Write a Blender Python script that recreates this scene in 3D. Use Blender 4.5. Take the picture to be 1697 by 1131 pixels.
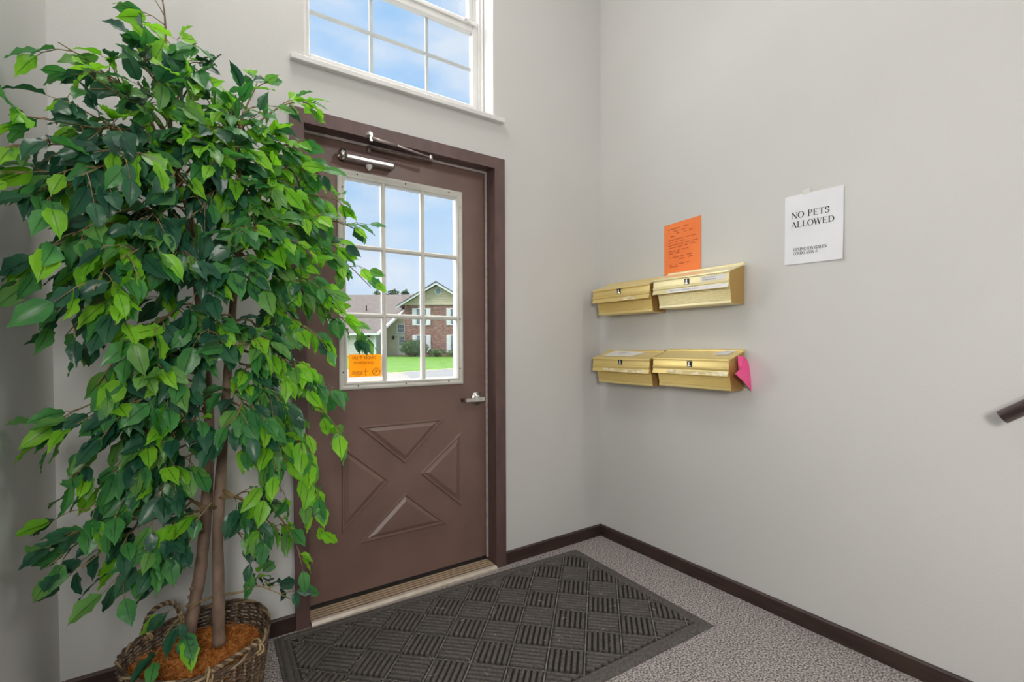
import bpy, math, random
from mathutils import Vector, Matrix, noise
random.seed(7)
PI = math.pi

# ------------------------------------------------------------------ scene, camera, sky, lights, exposure
scn = bpy.context.scene
COL = scn.collection
for o in list(bpy.data.objects): bpy.data.objects.remove(o)

W_PX, H_PX = 1697.0, 1131.0
F_PX, YAW, PITCH, ROLL, CAM_H, SHIFT = 798.09, 0.59890, 0.01911, -0.00379, 1.1483, 22.2
CAM = Vector((0, 0, CAM_H))
FW = Vector((math.sin(YAW)*math.cos(PITCH), math.cos(YAW)*math.cos(PITCH), -math.sin(PITCH)))
R0 = Vector((math.cos(YAW), -math.sin(YAW), 0)); U0 = R0.cross(FW)
RT = R0*math.cos(ROLL) + U0*math.sin(ROLL); UP = -R0*math.sin(ROLL) + U0*math.cos(ROLL)
cam_d = bpy.data.cameras.new('camera'); cam = bpy.data.objects.new('camera', cam_d); COL.objects.link(cam)
M = Matrix((RT, UP, -FW)).transposed().to_4x4(); M.translation = CAM
cam.matrix_world = M
cam_d.sensor_fit = 'HORIZONTAL'; cam_d.sensor_width = 36.0; cam_d.lens = F_PX*36.0/W_PX
cam_d.shift_y = SHIFT/W_PX; cam_d.clip_start = 0.02; cam_d.clip_end = 500
scn.camera = cam

scn.view_settings.view_transform = 'Standard'
scn.view_settings.look = 'None'
scn.view_settings.gamma = 1.0
scn.view_settings.use_curve_mapping = False
scn.view_settings.exposure = 0.05

SKY_STRENGTH = 1.0
wd = bpy.data.worlds.new('sky'); scn.world = wd; wd.use_nodes = True
nt = wd.node_tree; nt.nodes.clear()
def N(t, typ, **kw):
    n = t.nodes.new(typ)
    for k, v in kw.items(): setattr(n, k, v)
    return n
tc = N(nt, 'ShaderNodeTexCoord'); sep = N(nt, 'ShaderNodeSeparateXYZ'); nt.links.new(tc.outputs['Generated'], sep.inputs[0])
grad = N(nt, 'ShaderNodeValToRGB'); nt.links.new(sep.outputs['Z'], grad.inputs[0])
e = grad.color_ramp.elements
e[0].position = 0.0; e[0].color = (0.74, 0.83, 0.98, 1)
e[1].position = 0.85; e[1].color = (0.34, 0.60, 1.0, 1)
x = e.new(0.16); x.color = (0.62, 0.78, 1.0, 1)
x = e.new(0.34); x.color = (0.42, 0.67, 1.0, 1)
mp = N(nt, 'ShaderNodeMapping'); mp.inputs['Scale'].default_value = (2.2, 2.2, 5.5); nt.links.new(tc.outputs['Generated'], mp.inputs[0])
nz = N(nt, 'ShaderNodeTexNoise'); nz.inputs['Scale'].default_value = 2.6; nz.inputs['Detail'].default_value = 5; nz.inputs['Roughness'].default_value = 0.5
nt.links.new(mp.outputs[0], nz.inputs['Vector'])
cr = N(nt, 'ShaderNodeValToRGB'); nt.links.new(nz.outputs['Fac'], cr.inputs[0])
cr.color_ramp.elements[0].position = 0.40; cr.color_ramp.elements[0].color = (0, 0, 0, 1)
cr.color_ramp.elements[1].position = 0.66; cr.color_ramp.elements[1].color = (0.85, 0.85, 0.85, 1)
mx = N(nt, 'ShaderNodeMixRGB'); mx.inputs[2].default_value = (0.82, 0.88, 1.0, 1)
nt.links.new(cr.outputs[0], mx.inputs[0]); nt.links.new(grad.outputs[0], mx.inputs[1])
bg = N(nt, 'ShaderNodeBackground'); bg.inputs['Strength'].default_value = SKY_STRENGTH
nt.links.new(mx.outputs[0], bg.inputs[0]); wo = N(nt, 'ShaderNodeOutputWorld'); nt.links.new(bg.outputs[0], wo.inputs[0])

# hazy daylight: comes over the far house, soft, in through the glass
SUN_E = 16.0
sd = bpy.data.lights.new('hazy_sun', 'SUN'); sd.energy = SUN_E; sd.angle = math.radians(130); sd.color = (1.0, 0.97, 0.93)
so = bpy.data.objects.new('hazy_sun', sd); COL.objects.link(so)
so.rotation_euler = Vector((0.16, -0.55, -0.82)).to_track_quat('-Z', 'Y').to_euler()
# ceiling lamp of the stair hall
LAMP_E = 25.0
ld = bpy.data.lights.new('hall_ceiling_lamp', 'AREA'); ld.shape = 'RECTANGLE'; ld.size = 0.7; ld.size_y = 0.9; ld.energy = LAMP_E; ld.color = (1.0, 0.97, 0.93)
lo = bpy.data.objects.new('hall_ceiling_lamp', ld); COL.objects.link(lo); lo.location = (0.32, 1.50, 3.86)
ld2 = bpy.data.lights.new('right_wall_fill', 'AREA'); ld2.shape = 'DISK'; ld2.size = 0.6; ld2.energy = 41.0; ld2.color = (1.0, 0.97, 0.93)  # unseen fill light, added to brighten the right wall and lower hall
lo2 = bpy.data.objects.new('right_wall_fill', ld2); COL.objects.link(lo2); lo2.location = (-0.25, -0.75, 1.55)
lo2.rotation_euler = Vector((1.0, 0.55, -0.38)).to_track_quat('-Z', 'Y').to_euler()

ld3 = bpy.data.lights.new('left_wall_fill', 'AREA'); ld3.shape = 'DISK'; ld3.size = 0.5; ld3.energy = 20.0; ld3.color = (1.0, 0.97, 0.93)  # second unseen fill, added to lift the left wall
lo3 = bpy.data.objects.new('left_wall_fill', ld3); COL.objects.link(lo3); lo3.location = (1.95, -1.3, 3.45)
lo3.rotation_euler = Vector((-1.0, 0.85, -0.8)).to_track_quat('-Z', 'Y').to_euler()

# ------------------------------------------------------------------ helpers
def ray(px, py): return FW + RT*((px-848.5)/F_PX) - UP*((py-565.5-SHIFT)/F_PX)
def at(px, py, axis, c):            # the point of a real plane (axis = constant) seen at that spot of the photo
    d = ray(px, py); t = (c-CAM[axis])/d[axis]; return CAM + d*t
def depth_of(p): return (Vector(p)-CAM).dot(FW)
def lerp(a, b, t): return a+(b-a)*t

def tag(o, label=None, cat=None, group=None, kind=None):
    if label: o['label'] = label
    if cat: o['category'] = cat
    if group: o['group'] = group
    if kind: o['kind'] = kind
    return o
OFF = {}
def empty(name, loc, label=None, cat=None, group=None, kind=None, rotz=0, local=False):
    o = bpy.data.objects.new(name, None); COL.objects.link(o); o.location = loc; o.rotation_euler = (0, 0, rotz)
    o.empty_display_size = 0.05
    OFF[o.name] = Vector((0, 0, 0)) if local else Vector(loc)
    return tag(o, label, cat, group, kind)

class MB:
    def __init__(s): s.v = []; s.f = []; s.uv = None; s.sm = []; s.mi = []; s.cm = 0
    def face(s, idx, smooth=False): s.f.append(tuple(idx)); s.sm.append(smooth); s.mi.append(s.cm)
    def box(s, a, b, bev=0.0):
        x0, y0, z0 = [min(a[i], b[i]) for i in range(3)]; x1, y1, z1 = [max(a[i], b[i]) for i in range(3)]
        n = len(s.v)
        if bev <= 0:
            s.v += [(x0,y0,z0),(x1,y0,z0),(x1,y1,z0),(x0,y1,z0),(x0,y0,z1),(x1,y0,z1),(x1,y1,z1),(x0,y1,z1)]
            for q in ((0,3,2,1),(4,5,6,7),(0,1,5,4),(1,2,6,5),(2,3,7,6),(3,0,4,7)): s.face([n+i for i in q])
            return s
        bv = min(bev, (x1-x0)/2.01, (y1-y0)/2.01, (z1-z0)/2.01)
        # chamfered box: each corner gives three vertices
        idx = {}
        for i in (0, 1):
            for j in (0, 1):
                for k in (0, 1):
                    X = (x0, x1)[i]; Y = (y0, y1)[j]; Z = (z0, z1)[k]
                    xi = X+bv*(1-2*i); yi = Y+bv*(1-2*j); zi = Z+bv*(1-2*k)
                    for a_, p in (('x', (X, yi, zi)), ('y', (xi, Y, zi)), ('z', (xi, yi, Z))):
                        idx[(i, j, k, a_)] = len(s.v); s.v.append(p)
        g = lambda i, j, k, a_: idx[(i, j, k, a_)]
        for i in (0, 1):
            q = [g(i,0,0,'x'), g(i,1,0,'x'), g(i,1,1,'x'), g(i,0,1,'x')]; s.face(q if i else q[::-1])
            q = [g(0,i,0,'y'), g(1,i,0,'y'), g(1,i,1,'y'), g(0,i,1,'y')]; s.face(q[::-1] if i else q)
            q = [g(0,0,i,'z'), g(1,0,i,'z'), g(1,1,i,'z'), g(0,1,i,'z')]; s.face(q if i else q[::-1])
        for j in (0, 1):
            for k in (0, 1):
                q = [g(0,j,k,'y'), g(1,j,k,'y'), g(1,j,k,'z'), g(0,j,k,'z')]; s.face(q if (j != k) else q[::-1])
                q = [g(j,0,k,'x'), g(j,1,k,'x'), g(j,1,k,'z'), g(j,0,k,'z')]; s.face(q[::-1] if (j != k) else q)
                q = [g(j,k,0,'x'), g(j,k,1,'x'), g(j,k,1,'y'), g(j,k,0,'y')]; s.face(q if (j != k) else q[::-1])
        for i in (0, 1):
            for j in (0, 1):
                for k in (0, 1):
                    q = [g(i,j,k,'x'), g(i,j,k,'y'), g(i,j,k,'z')]; s.face(q if (i+j+k) % 2 else q[::-1])
        return s
    def poly(s, pts, smooth=False):
        n = len(s.v); s.v += [tuple(p) for p in pts]; s.face(range(n, n+len(pts)), smooth); return s
    def extrude(s, pts, vec, smooth=False):       # closed outline swept along vec
        n = len(s.v); k = len(pts); vec = Vector(vec)
        s.v += [tuple(p) for p in pts] + [tuple(Vector(p)+vec) for p in pts]
        s.face(range(n+k-1, n-1, -1)); s.face(range(n+k, n+2*k))
        for i in range(k):
            j = (i+1) % k; s.face((n+i, n+j, n+k+j, n+k+i), smooth)
        return s
    def tube(s, path, rad, seg=8, caps=True, smooth=True, closed=False):
        path = [Vector(p) for p in path]; m = len(path); n = len(s.v)
        rr = rad if isinstance(rad, (list, tuple)) else [rad]*m
        t0 = (path[1]-path[0]).normalized()
        a = t0.orthogonal().normalized()
        for i, p in enumerate(path):
            if closed: t = (path[(i+1) % m]-path[i-1])
            else: t = path[min(i+1, m-1)]-path[max(i-1, 0)]
            t = t.normalized() if t.length > 1e-9 else t0
            a = (a - t*a.dot(t)); a = a.normalized() if a.length > 1e-6 else t.orthogonal().normalized()
            b = t.cross(a)
            for k in range(seg):
                th = 2*PI*k/seg; s.v.append(tuple(p + (a*math.cos(th)+b*math.sin(th))*rr[i]))
        for i in range(m if closed else m-1):
            i2 = (i+1) % m
            for k in range(seg):
                k2 = (k+1) % seg
                s.face((n+i*seg+k, n+i*seg+k2, n+i2*seg+k2, n+i2*seg+k), smooth)
        if caps and not closed:
            s.face([n+k for k in range(seg)][::-1]); s.face([n+(m-1)*seg+k for k in range(seg)])
        return s
    def lathe(s, c, axis, prof, seg=20, smooth=True):  # prof: (radius, distance along axis)
        c = Vector(c); ax = Vector(axis).normalized(); a = ax.orthogonal().normalized(); b = ax.cross(a); n = len(s.v)
        for r, h in prof:
            for k in range(seg):
                th = 2*PI*k/seg; s.v.append(tuple(c+ax*h+(a*math.cos(th)+b*math.sin(th))*r))
        for i in range(len(prof)-1):
            for k in range(seg):
                k2 = (k+1) % seg; s.face((n+i*seg+k, n+i*seg+k2, n+(i+1)*seg+k2, n+(i+1)*seg+k), smooth)
        s.face([n+k for k in range(seg)][::-1]); s.face([n+(len(prof)-1)*seg+k for k in range(seg)])
        return s
    def grid(s, fn, nu, nv, smooth=True):
        n = len(s.v)
        for i in range(nu+1):
            for j in range(nv+1): s.v.append(tuple(fn(i/nu, j/nv)))
        for i in range(nu):
            for j in range(nv):
                q = n+i*(nv+1)+j; s.face((q, q+nv+1, q+nv+2, q+1), smooth)
        return s
    def build(s, name, mat, parent=None, **tags):
        me = bpy.data.meshes.new(name)
        off = OFF.get(parent.name, Vector((0,0,0))) if parent else Vector((0,0,0))
        me.from_pydata([(v[0]-off.x, v[1]-off.y, v[2]-off.z) for v in s.v], [], s.f)
        me.polygons.foreach_set('use_smooth', s.sm)
        mats = mat if isinstance(mat, (list, tuple)) else [mat]
        for m_ in mats: me.materials.append(m_)
        if len(mats) > 1: me.polygons.foreach_set('material_index', s.mi)
        me.update()
        o = bpy.data.objects.new(name, me); COL.objects.link(o)
        if parent: o.parent = parent; OFF[o.name] = off
        return tag(o, **tags)

# ------------------------------------------------------------------ materials
def principled(name, color, rough=0.5, metal=0.0, spec=0.5):
    m = bpy.data.materials.new(name); m.use_nodes = True
    b = m.node_tree.nodes['Principled BSDF']
    b.inputs['Base Color'].default_value = (*color, 1); b.inputs['Roughness'].default_value = rough
    b.inputs['Metallic'].default_value = metal; b.inputs['Specular IOR Level'].default_value = spec
    return m, m.node_tree, b
def noisy(name, c1, c2, scale=20, rough=0.5, metal=0.0, bump=0.0, bscale=None, detail=4, stretch=(1,1,1), spec=0.5, lo=0.35, hi=0.65, bdist=0.01):
    m, t, b = principled(name, c1, rough, metal, spec)
    tc = N(t, 'ShaderNodeTexCoord'); mp = N(t, 'ShaderNodeMapping'); mp.inputs['Scale'].default_value = stretch
    t.links.new(tc.outputs['Object'], mp.inputs[0])
    nz = N(t, 'ShaderNodeTexNoise'); nz.inputs['Scale'].default_value = scale; nz.inputs['Detail'].default_value = detail
    t.links.new(mp.outputs[0], nz.inputs['Vector'])
    cr = N(t, 'ShaderNodeValToRGB'); t.links.new(nz.outputs['Fac'], cr.inputs[0])
    cr.color_ramp.elements[0].position = lo; cr.color_ramp.elements[0].color = (*c1, 1)
    cr.color_ramp.elements[1].position = hi; cr.color_ramp.elements[1].color = (*c2, 1)
    t.links.new(cr.outputs[0], b.inputs['Base Color'])
    if bump:
        n2 = N(t, 'ShaderNodeTexNoise'); n2.inputs['Scale'].default_value = bscale or scale; n2.inputs['Detail'].default_value = 3
        t.links.new(mp.outputs[0], n2.inputs['Vector'])
        bp = N(t, 'ShaderNodeBump'); bp.inputs['Strength'].default_value = bump; bp.inputs['Distance'].default_value = bdist
        t.links.new(n2.outputs['Fac'], bp.inputs['Height']); t.links.new(bp.outputs[0], b.inputs['Normal'])
    return m
def glass_mat(name):
    m = bpy.data.materials.new(name); m.use_nodes = True; t = m.node_tree; t.nodes.clear()
    tr = N(t, 'ShaderNodeBsdfTransparent'); tr.inputs[0].default_value = (0.97, 0.985, 0.98, 1)
    gl = N(t, 'ShaderNodeBsdfGlossy'); gl.inputs['Roughness'].default_value = 0.02
    mx = N(t, 'ShaderNodeMixShader'); mx.inputs[0].default_value = 0.04
    t.links.new(tr.outputs[0], mx.inputs[1]); t.links.new(gl.outputs[0], mx.inputs[2])
    out = N(t, 'ShaderNodeOutputMaterial'); t.links.new(mx.outputs[0], out.inputs[0]); return m
def leaf_mat(name, c1, c2, rough=0.32, trans=0.4, tcol=None):
    m, t, b = principled(name, c1, rough, 0.0, 0.5)
    uv = N(t, 'ShaderNodeUVMap'); sp = N(t, 'ShaderNodeSeparateXYZ'); t.links.new(uv.outputs[0], sp.inputs[0])
    d = N(t, 'ShaderNodeMath', operation='SUBTRACT'); d.inputs[1].default_value = 0.5; t.links.new(sp.outputs['Y'], d.inputs[0])
    a = N(t, 'ShaderNodeMath', operation='ABSOLUTE'); t.links.new(d.outputs[0], a.inputs[0])
    rib = N(t, 'ShaderNodeMapRange'); rib.inputs['From Min'].default_value = 0.015; rib.inputs['From Max'].default_value = 0.05
    t.links.new(a.outputs[0], rib.inputs['Value'])
    oi = N(t, 'ShaderNodeObjectInfo')
    tc = N(t, 'ShaderNodeTexCoord'); nz = N(t, 'ShaderNodeTexNoise'); nz.inputs['Scale'].default_value = 3.0; nz.inputs['Detail'].default_value = 2
    geo = N(t, 'ShaderNodeNewGeometry'); nz.inputs['Scale'].default_value = 14.0; t.links.new(geo.outputs['Position'], nz.inputs['Vector'])
    cr = N(t, 'ShaderNodeValToRGB'); t.links.new(nz.outputs['Fac'], cr.inputs[0])
    cr.color_ramp.elements[0].position = 0.36; cr.color_ramp.elements[0].color = (*c1, 1)
    cr.color_ramp.elements[1].position = 0.64; cr.color_ramp.elements[1].color = (*c2, 1)
    dk = N(t, 'ShaderNodeMixRGB', blend_type='MULTIPLY'); dk.inputs[0].default_value = 1.0
    t.links.new(cr.outputs[0], dk.inputs[1])
    vr = N(t, 'ShaderNodeMixRGB'); vr.inputs[1].default_value = (0.38, 0.42, 0.42, 1); vr.inputs[2].default_value = (1, 1, 1, 1)
    t.links.new(rib.outputs[0], vr.inputs[0]); t.links.new(vr.outputs[0], dk.inputs[2])
    t.links.new(dk.outputs[0], b.inputs['Base Color'])
    tl = N(t, 'ShaderNodeBsdfTranslucent')
    tm = N(t, 'ShaderNodeMixRGB', blend_type='MULTIPLY'); tm.inputs[0].default_value = 1.0; tm.inputs[2].default_value = (*(tcol or (1.3, 1.5, 0.8)), 1)
    t.links.new(dk.outputs[0], tm.inputs[1]); t.links.new(tm.outputs[0], tl.inputs[0])
    ms = N(t, 'ShaderNodeMixShader'); ms.inputs[0].default_value = trans
    t.links.new(b.outputs[0], ms.inputs[1]); t.links.new(tl.outputs[0], ms.inputs[2])
    out = [n for n in t.nodes if n.type == 'OUTPUT_MATERIAL'][0]; t.links.new(ms.outputs[0], out.inputs[0])
    return m
def brick_mat(name):
    m, t, b = principled(name, (0.3, 0.15, 0.1), 0.85)
    tc = N(t, 'ShaderNodeTexCoord'); sp = N(t, 'ShaderNodeSeparateXYZ'); t.links.new(tc.outputs['Object'], sp.inputs[0])
    cb = N(t, 'ShaderNodeCombineXYZ'); t.links.new(sp.outputs['X'], cb.inputs['X']); t.links.new(sp.outputs['Z'], cb.inputs['Y'])
    br = N(t, 'ShaderNodeTexBrick'); br.inputs['Scale'].default_value = 1.0; br.inputs['Brick Width'].default_value = 0.24; br.inputs['Row Height'].default_value = 0.085
    br.inputs['Mortar Size'].default_value = 0.008
    br.inputs['Color1'].default_value = (0.40, 0.17, 0.115, 1); br.inputs['Color2'].default_value = (0.24, 0.095, 0.07, 1); br.inputs['Mortar'].default_value = (0.50, 0.43, 0.38, 1)
    t.links.new(cb.outputs[0], br.inputs['Vector']); nz = N(t, 'ShaderNodeTexNoise'); nz.inputs['Scale'].default_value = 2.6; nz.inputs['Detail'].default_value = 4
    st = N(t, 'ShaderNodeMapping'); st.inputs['Scale'].default_value = (1, 1, 3.2); t.links.new(tc.outputs['Object'], st.inputs[0]); t.links.new(st.outputs[0], nz.inputs['Vector'])
    cr = N(t, 'ShaderNodeValToRGB'); t.links.new(nz.outputs['Fac'], cr.inputs[0]); cr.color_ramp.elements[0].position = 0.36; cr.color_ramp.elements[0].color = (0.52, 0.45, 0.45, 1); cr.color_ramp.elements[1].position = 0.62
    mm = N(t, 'ShaderNodeMixRGB', blend_type='MULTIPLY'); mm.inputs[0].default_value = 1.0; t.links.new(br.outputs['Color'], mm.inputs[1]); t.links.new(cr.outputs[0], mm.inputs[2])
    t.links.new(mm.outputs[0], b.inputs['Base Color']); return m

WALL = noisy('painted_wall', (0.578, 0.575, 0.562), (0.613, 0.610, 0.597), scale=1.3, rough=0.62, bump=0.10, bscale=170, detail=2, bdist=0.004)
CEIL = noisy('ceiling_paint', (0.72, 0.71, 0.68), (0.76, 0.75, 0.72), scale=2, rough=0.8)
def carpet_mat():
    m = noisy('carpet', (0.12, 0.102, 0.098), (0.60, 0.55, 0.53), scale=150, rough=0.95, bump=0.9, bscale=260, detail=2, stretch=(1, 1, 1), spec=0.1, lo=0.38, hi=0.64, bdist=0.006)
    return m
CARPET = carpet_mat()
BROWN = noisy('brown_door_paint', (0.172, 0.106, 0.088), (0.200, 0.124, 0.103), scale=5, rough=0.36, bump=0.05, bscale=60, bdist=0.002)
TRIM = noisy('brown_trim_paint', (0.100, 0.058, 0.054), (0.130, 0.076, 0.070), scale=9, rough=0.42, bump=0.12, bscale=30, stretch=(3, 3, 1), bdist=0.002)
BASE = noisy('dark_base_wood', (0.030, 0.017, 0.014), (0.052, 0.029, 0.022), scale=8, rough=0.45, stretch=(1, 1, 8))
WHITE = noisy('white_vinyl', (0.66, 0.655, 0.64), (0.74, 0.735, 0.72), scale=6, rough=0.35)
LITE = noisy('off_white_plastic', (0.55, 0.54, 0.49), (0.66, 0.645, 0.60), scale=7, rough=0.4)
STRIP = noisy('weatherstrip', (0.36, 0.30, 0.29), (0.46, 0.40, 0.38), scale=30, rough=0.6)
GLASS = glass_mat('window_glass')
STEEL = noisy('satin_steel', (0.62, 0.60, 0.57), (0.70, 0.68, 0.65), scale=40, rough=0.28, metal=1.0)
CLOSER = noisy('bronze_closer_metal', (0.15, 0.105, 0.098), (0.19, 0.135, 0.125), scale=20, rough=0.4, metal=0.25)
BLACK = noisy('black_metal', (0.010, 0.010, 0.010), (0.02, 0.02, 0.02), scale=20, rough=0.4)
SADDLE = noisy('threshold_wood', (0.40, 0.29, 0.19), (0.50, 0.38, 0.265), scale=9, rough=0.5)
ALU = noisy('threshold_edge', (0.56, 0.49, 0.41), (0.68, 0.61, 0.53), scale=20, rough=0.4, metal=0.3)
RUBBER = noisy('charcoal_mat_base', (0.022, 0.020, 0.018), (0.036, 0.033, 0.030), scale=60, rough=0.9, spec=0.2)
PILE = noisy('charcoal_mat_pile', (0.080, 0.072, 0.066), (0.130, 0.119, 0.110), scale=110, rough=0.95, bump=0.5, bscale=420, spec=0.15, bdist=0.003)
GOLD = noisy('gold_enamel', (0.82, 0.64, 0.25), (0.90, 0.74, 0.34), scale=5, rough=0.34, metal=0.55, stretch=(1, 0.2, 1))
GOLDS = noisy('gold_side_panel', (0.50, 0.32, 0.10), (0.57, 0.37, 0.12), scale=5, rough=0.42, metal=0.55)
GOLDL = noisy('pale_gold_lid', (0.84, 0.74, 0.42), (0.92, 0.83, 0.54), scale=5, rough=0.36, metal=0.40, stretch=(1, 0.2, 1))
PAPER = noisy('white_paper', (0.74, 0.75, 0.79), (0.78, 0.79, 0.83), scale=8, rough=0.7)
ENV = noisy('envelope_paper', (0.70, 0.69, 0.67), (0.80, 0.79, 0.77), scale=30, rough=0.7)
LABEL = noisy('label_paper', (0.72, 0.71, 0.72), (0.80, 0.79, 0.78), scale=40, rough=0.6)
ORANGE = noisy('orange_paper', (0.90, 0.21, 0.05), (0.96, 0.25, 0.065), scale=6, rough=0.7)
def thin_paper(name, c):                  # paper that lets daylight through
    m, t, b = principled(name, c, 0.7)
    tl = N(t, 'ShaderNodeBsdfTranslucent'); tl.inputs[0].default_value = (*c, 1)
    ms = N(t, 'ShaderNodeMixShader'); ms.inputs[0].default_value = 0.35; t.links.new(b.outputs[0], ms.inputs[1]); t.links.new(tl.outputs[0], ms.inputs[2])
    t.links.new(ms.outputs[0], [n for n in t.nodes if n.type == 'OUTPUT_MATERIAL'][0].inputs[0]); return m
AMBER = thin_paper('amber_paper', (1.0, 0.55, 0.008))
PINK = noisy('pink_paper', (0.84, 0.085, 0.27), (0.90, 0.11, 0.33), scale=6, rough=0.7)
INK = noisy('black_ink', (0.014, 0.014, 0.017), (0.03, 0.03, 0.035), scale=30, rough=0.6)
RUSTINK = noisy('red_brown_ink', (0.30, 0.035, 0.010), (0.36, 0.05, 0.015), scale=30, rough=0.6)
OCHREINK = noisy('ochre_ink', (0.42, 0.13, 0.008), (0.50, 0.17, 0.012), scale=30, rough=0.6)
TAPE = noisy('tape', (0.66, 0.65, 0.60), (0.72, 0.71, 0.66), scale=30, rough=0.3)
RAIL = noisy('dark_bronze_rail', (0.20, 0.155, 0.145), (0.26, 0.20, 0.19), scale=30, rough=0.24, metal=0.85, stretch=(1, 1, 1))

# ------------------------------------------------------------------ room shell
D, R, L = 2.0912, 2.0715, -0.3431        # door wall, right wall, left wall
BACK, TOP, TH = -3.4, 3.9, 0.21
def wall_with_holes(name, xs, zs, holes, y0, y1):
    b = MB()
    for i in range(len(xs)-1):
        for j in range(len(zs)-1):
            cx = (xs[i]+xs[i+1])/2; cz = (zs[j]+zs[j+1])/2
            if any(h[0] < cx < h[1] and h[2] < cz < h[3] for h in holes): continue
            b.box((xs[i], y0, zs[j]), (xs[i+1], y1, zs[j+1]))
    return b.build(name, WALL, kind='structure')
DO = (0.392, 1.334, -0.2, 2.062); WO = (0.417, 1.327, 2.283, 3.262)
wall_with_holes('wall_front', [L-0.15, DO[0], WO[0], WO[1], DO[1], R+0.15], [-0.3, 2.062, 2.283, 3.262, TOP], [DO, WO], D, D+TH)
MB().box((R, BACK, -0.3), (R+0.15, D, TOP)).build('wall_right', WALL, kind='structure')
MB().box((L-0.15, BACK, -0.3), (L, D, TOP)).build('wall_left', WALL, kind='structure')
MB().box((L-0.15, BACK-0.15, -0.3), (R+0.15, BACK, TOP)).build('wall_back', WALL, kind='structure')
MB().box((L-0.15, BACK-0.15, TOP), (R+0.15, D+TH, TOP+0.1)).build('ceiling', CEIL, kind='structure')
MB().box((L-0.15, BACK-0.15, -0.15), (R+0.15, D+TH, 0.0)).build('floor', CARPET, kind='structure')

BH, BT = 0.066, 0.013
def baseboard(name, pts, vec):
    MB().extrude(pts, vec).build(name, BASE, kind='structure')
def bprof(ax, face, sgn):            # profile with an eased top edge
    out = []
    for d, z in ((0, 0.0), (BT, 0.0), (BT, BH-0.006), (BT-0.005, BH), (0, BH)):
        out.append((face+sgn*d, 0, z) if ax == 0 else (0, face+sgn*d, z))
    return out
CX0, CX1 = 0.3588, 1.3747
baseboard('baseboard_right', [(p[0], BACK, p[2]) for p in bprof(0, R, -1)], (0, D-BACK, 0))
baseboard('baseboard_left', [(p[0], BACK, p[2]) for p in bprof(0, L, 1)], (0, D-BACK, 0))
baseboard('baseboard_front', [(L+BT, p[1], p[2]) for p in bprof(1, D, -1)], (CX0-L-BT, 0, 0))
baseboard('baseboard_front_right', [(CX1, p[1], p[2]) for p in bprof(1, D, -1)], (R-BT-CX1, 0, 0))

# door casing: three mitred boards
t1 = empty('trim_1', (CX0, D, 0), kind='structure', label='dark brown painted casing boards around the front door')
CI0, CI1, CZI, CZO, CF = 0.410, 1.314, 2.044, 2.100, D-0.018
MB().extrude([(CX0, D, 0), (CI0, D, 0), (CI0, D, CZI), (CX0, D, CZO)], (0, -0.018, 0)).build('casing_board', TRIM, t1)
MB().extrude([(CI1, D, 0), (CX1, D, 0), (CX1, D, CZO), (CI1, D, CZI)], (0, -0.018, 0)).build('casing_board', TRIM, t1)
MB().extrude([(CX0, D, CZO), (CI0, D, CZI), (CI1, D, CZI), (CX1, D, CZO)], (0, -0.018, 0)).build('casing_board', TRIM, t1)
# jamb lining with its stop and pale weatherstrip
SF = D+0.076                              # face of the door slab
t2 = empty('trim_2', (CI0, D, 0), kind='structure', label='brown door jamb lining with pale weatherstrip')
JX0, JX1, JZ = 0.416, 1.3165, 2.050
MB().box((DO[0], D-0.001, 0), (JX0, D+TH, JZ)).build('jamb_board', TRIM, t2)
MB().box((JX1, D-0.001, 0), (DO[1], D+TH, JZ)).build('jamb_board', TRIM, t2)
MB().box((DO[0], D-0.001, JZ), (DO[1], D+TH, DO[3])).build('jamb_board', TRIM, t2)
MB().box((JX0, SF-0.016, 0.03), (JX0+0.012, SF-0.004, JZ), 0.003).build('weatherstrip', STRIP, t2)
MB().box((JX1-0.012, SF-0.016, 0.03), (JX1, SF-0.004, JZ-0.012), 0.003).build('weatherstrip', STRIP, t2)
MB().box((JX0, SF-0.016, JZ-0.012), (JX1, SF-0.004, JZ), 0.003).build('weatherstrip', STRIP, t2)
# threshold: fluted saddle
t3 = empty('trim_3', (CI0, D, 0), kind='structure', label='fluted wooden threshold below the front door')
prof = [(D-0.030, 0.001), (D-0.030, 0.008), (D-0.022, 0.016), (D-0.008, 0.019)]
y = D-0.008
for k in range(5):
    prof += [(y+0.001, 0.0178), (y+0.0065, 0.0178), (y+0.0075, 0.0205), (y+0.0195, 0.0205)]; y += 0.0195
prof += [(D+TH+0.03, 0.021), (D+TH+0.03, 0.001)]
b = MB(); b.extrude([(CI0+0.006, p[0], p[1]) for p in prof], (CI1-CI0-0.010, 0, 0))
for i, f in enumerate(b.f):                # the flutes take a darker colour
    if len(f) == 4 and 0.01 < min(b.v[k][2] for k in f) < 0.0179 and min(b.v[k][1] for k in f) > D-0.009: b.mi[i] = 1
b.build('saddle', [SADDLE, noisy('flute_dark', (0.13, 0.085, 0.055), (0.20, 0.14, 0.095), scale=30, rough=0.9)], t3)
MB().extrude([(CI0+0.006, D-0.036, 0.001), (CI0+0.006, D-0.036, 0.010), (CI0+0.006, D-0.024, 0.0185), (CI0+0.006, D-0.010, 0.0200), (CI0+0.006, D-0.012, 0.001)], (CI1-CI0-0.010, 0, 0)).build('nosing', ALU, t3)

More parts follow.
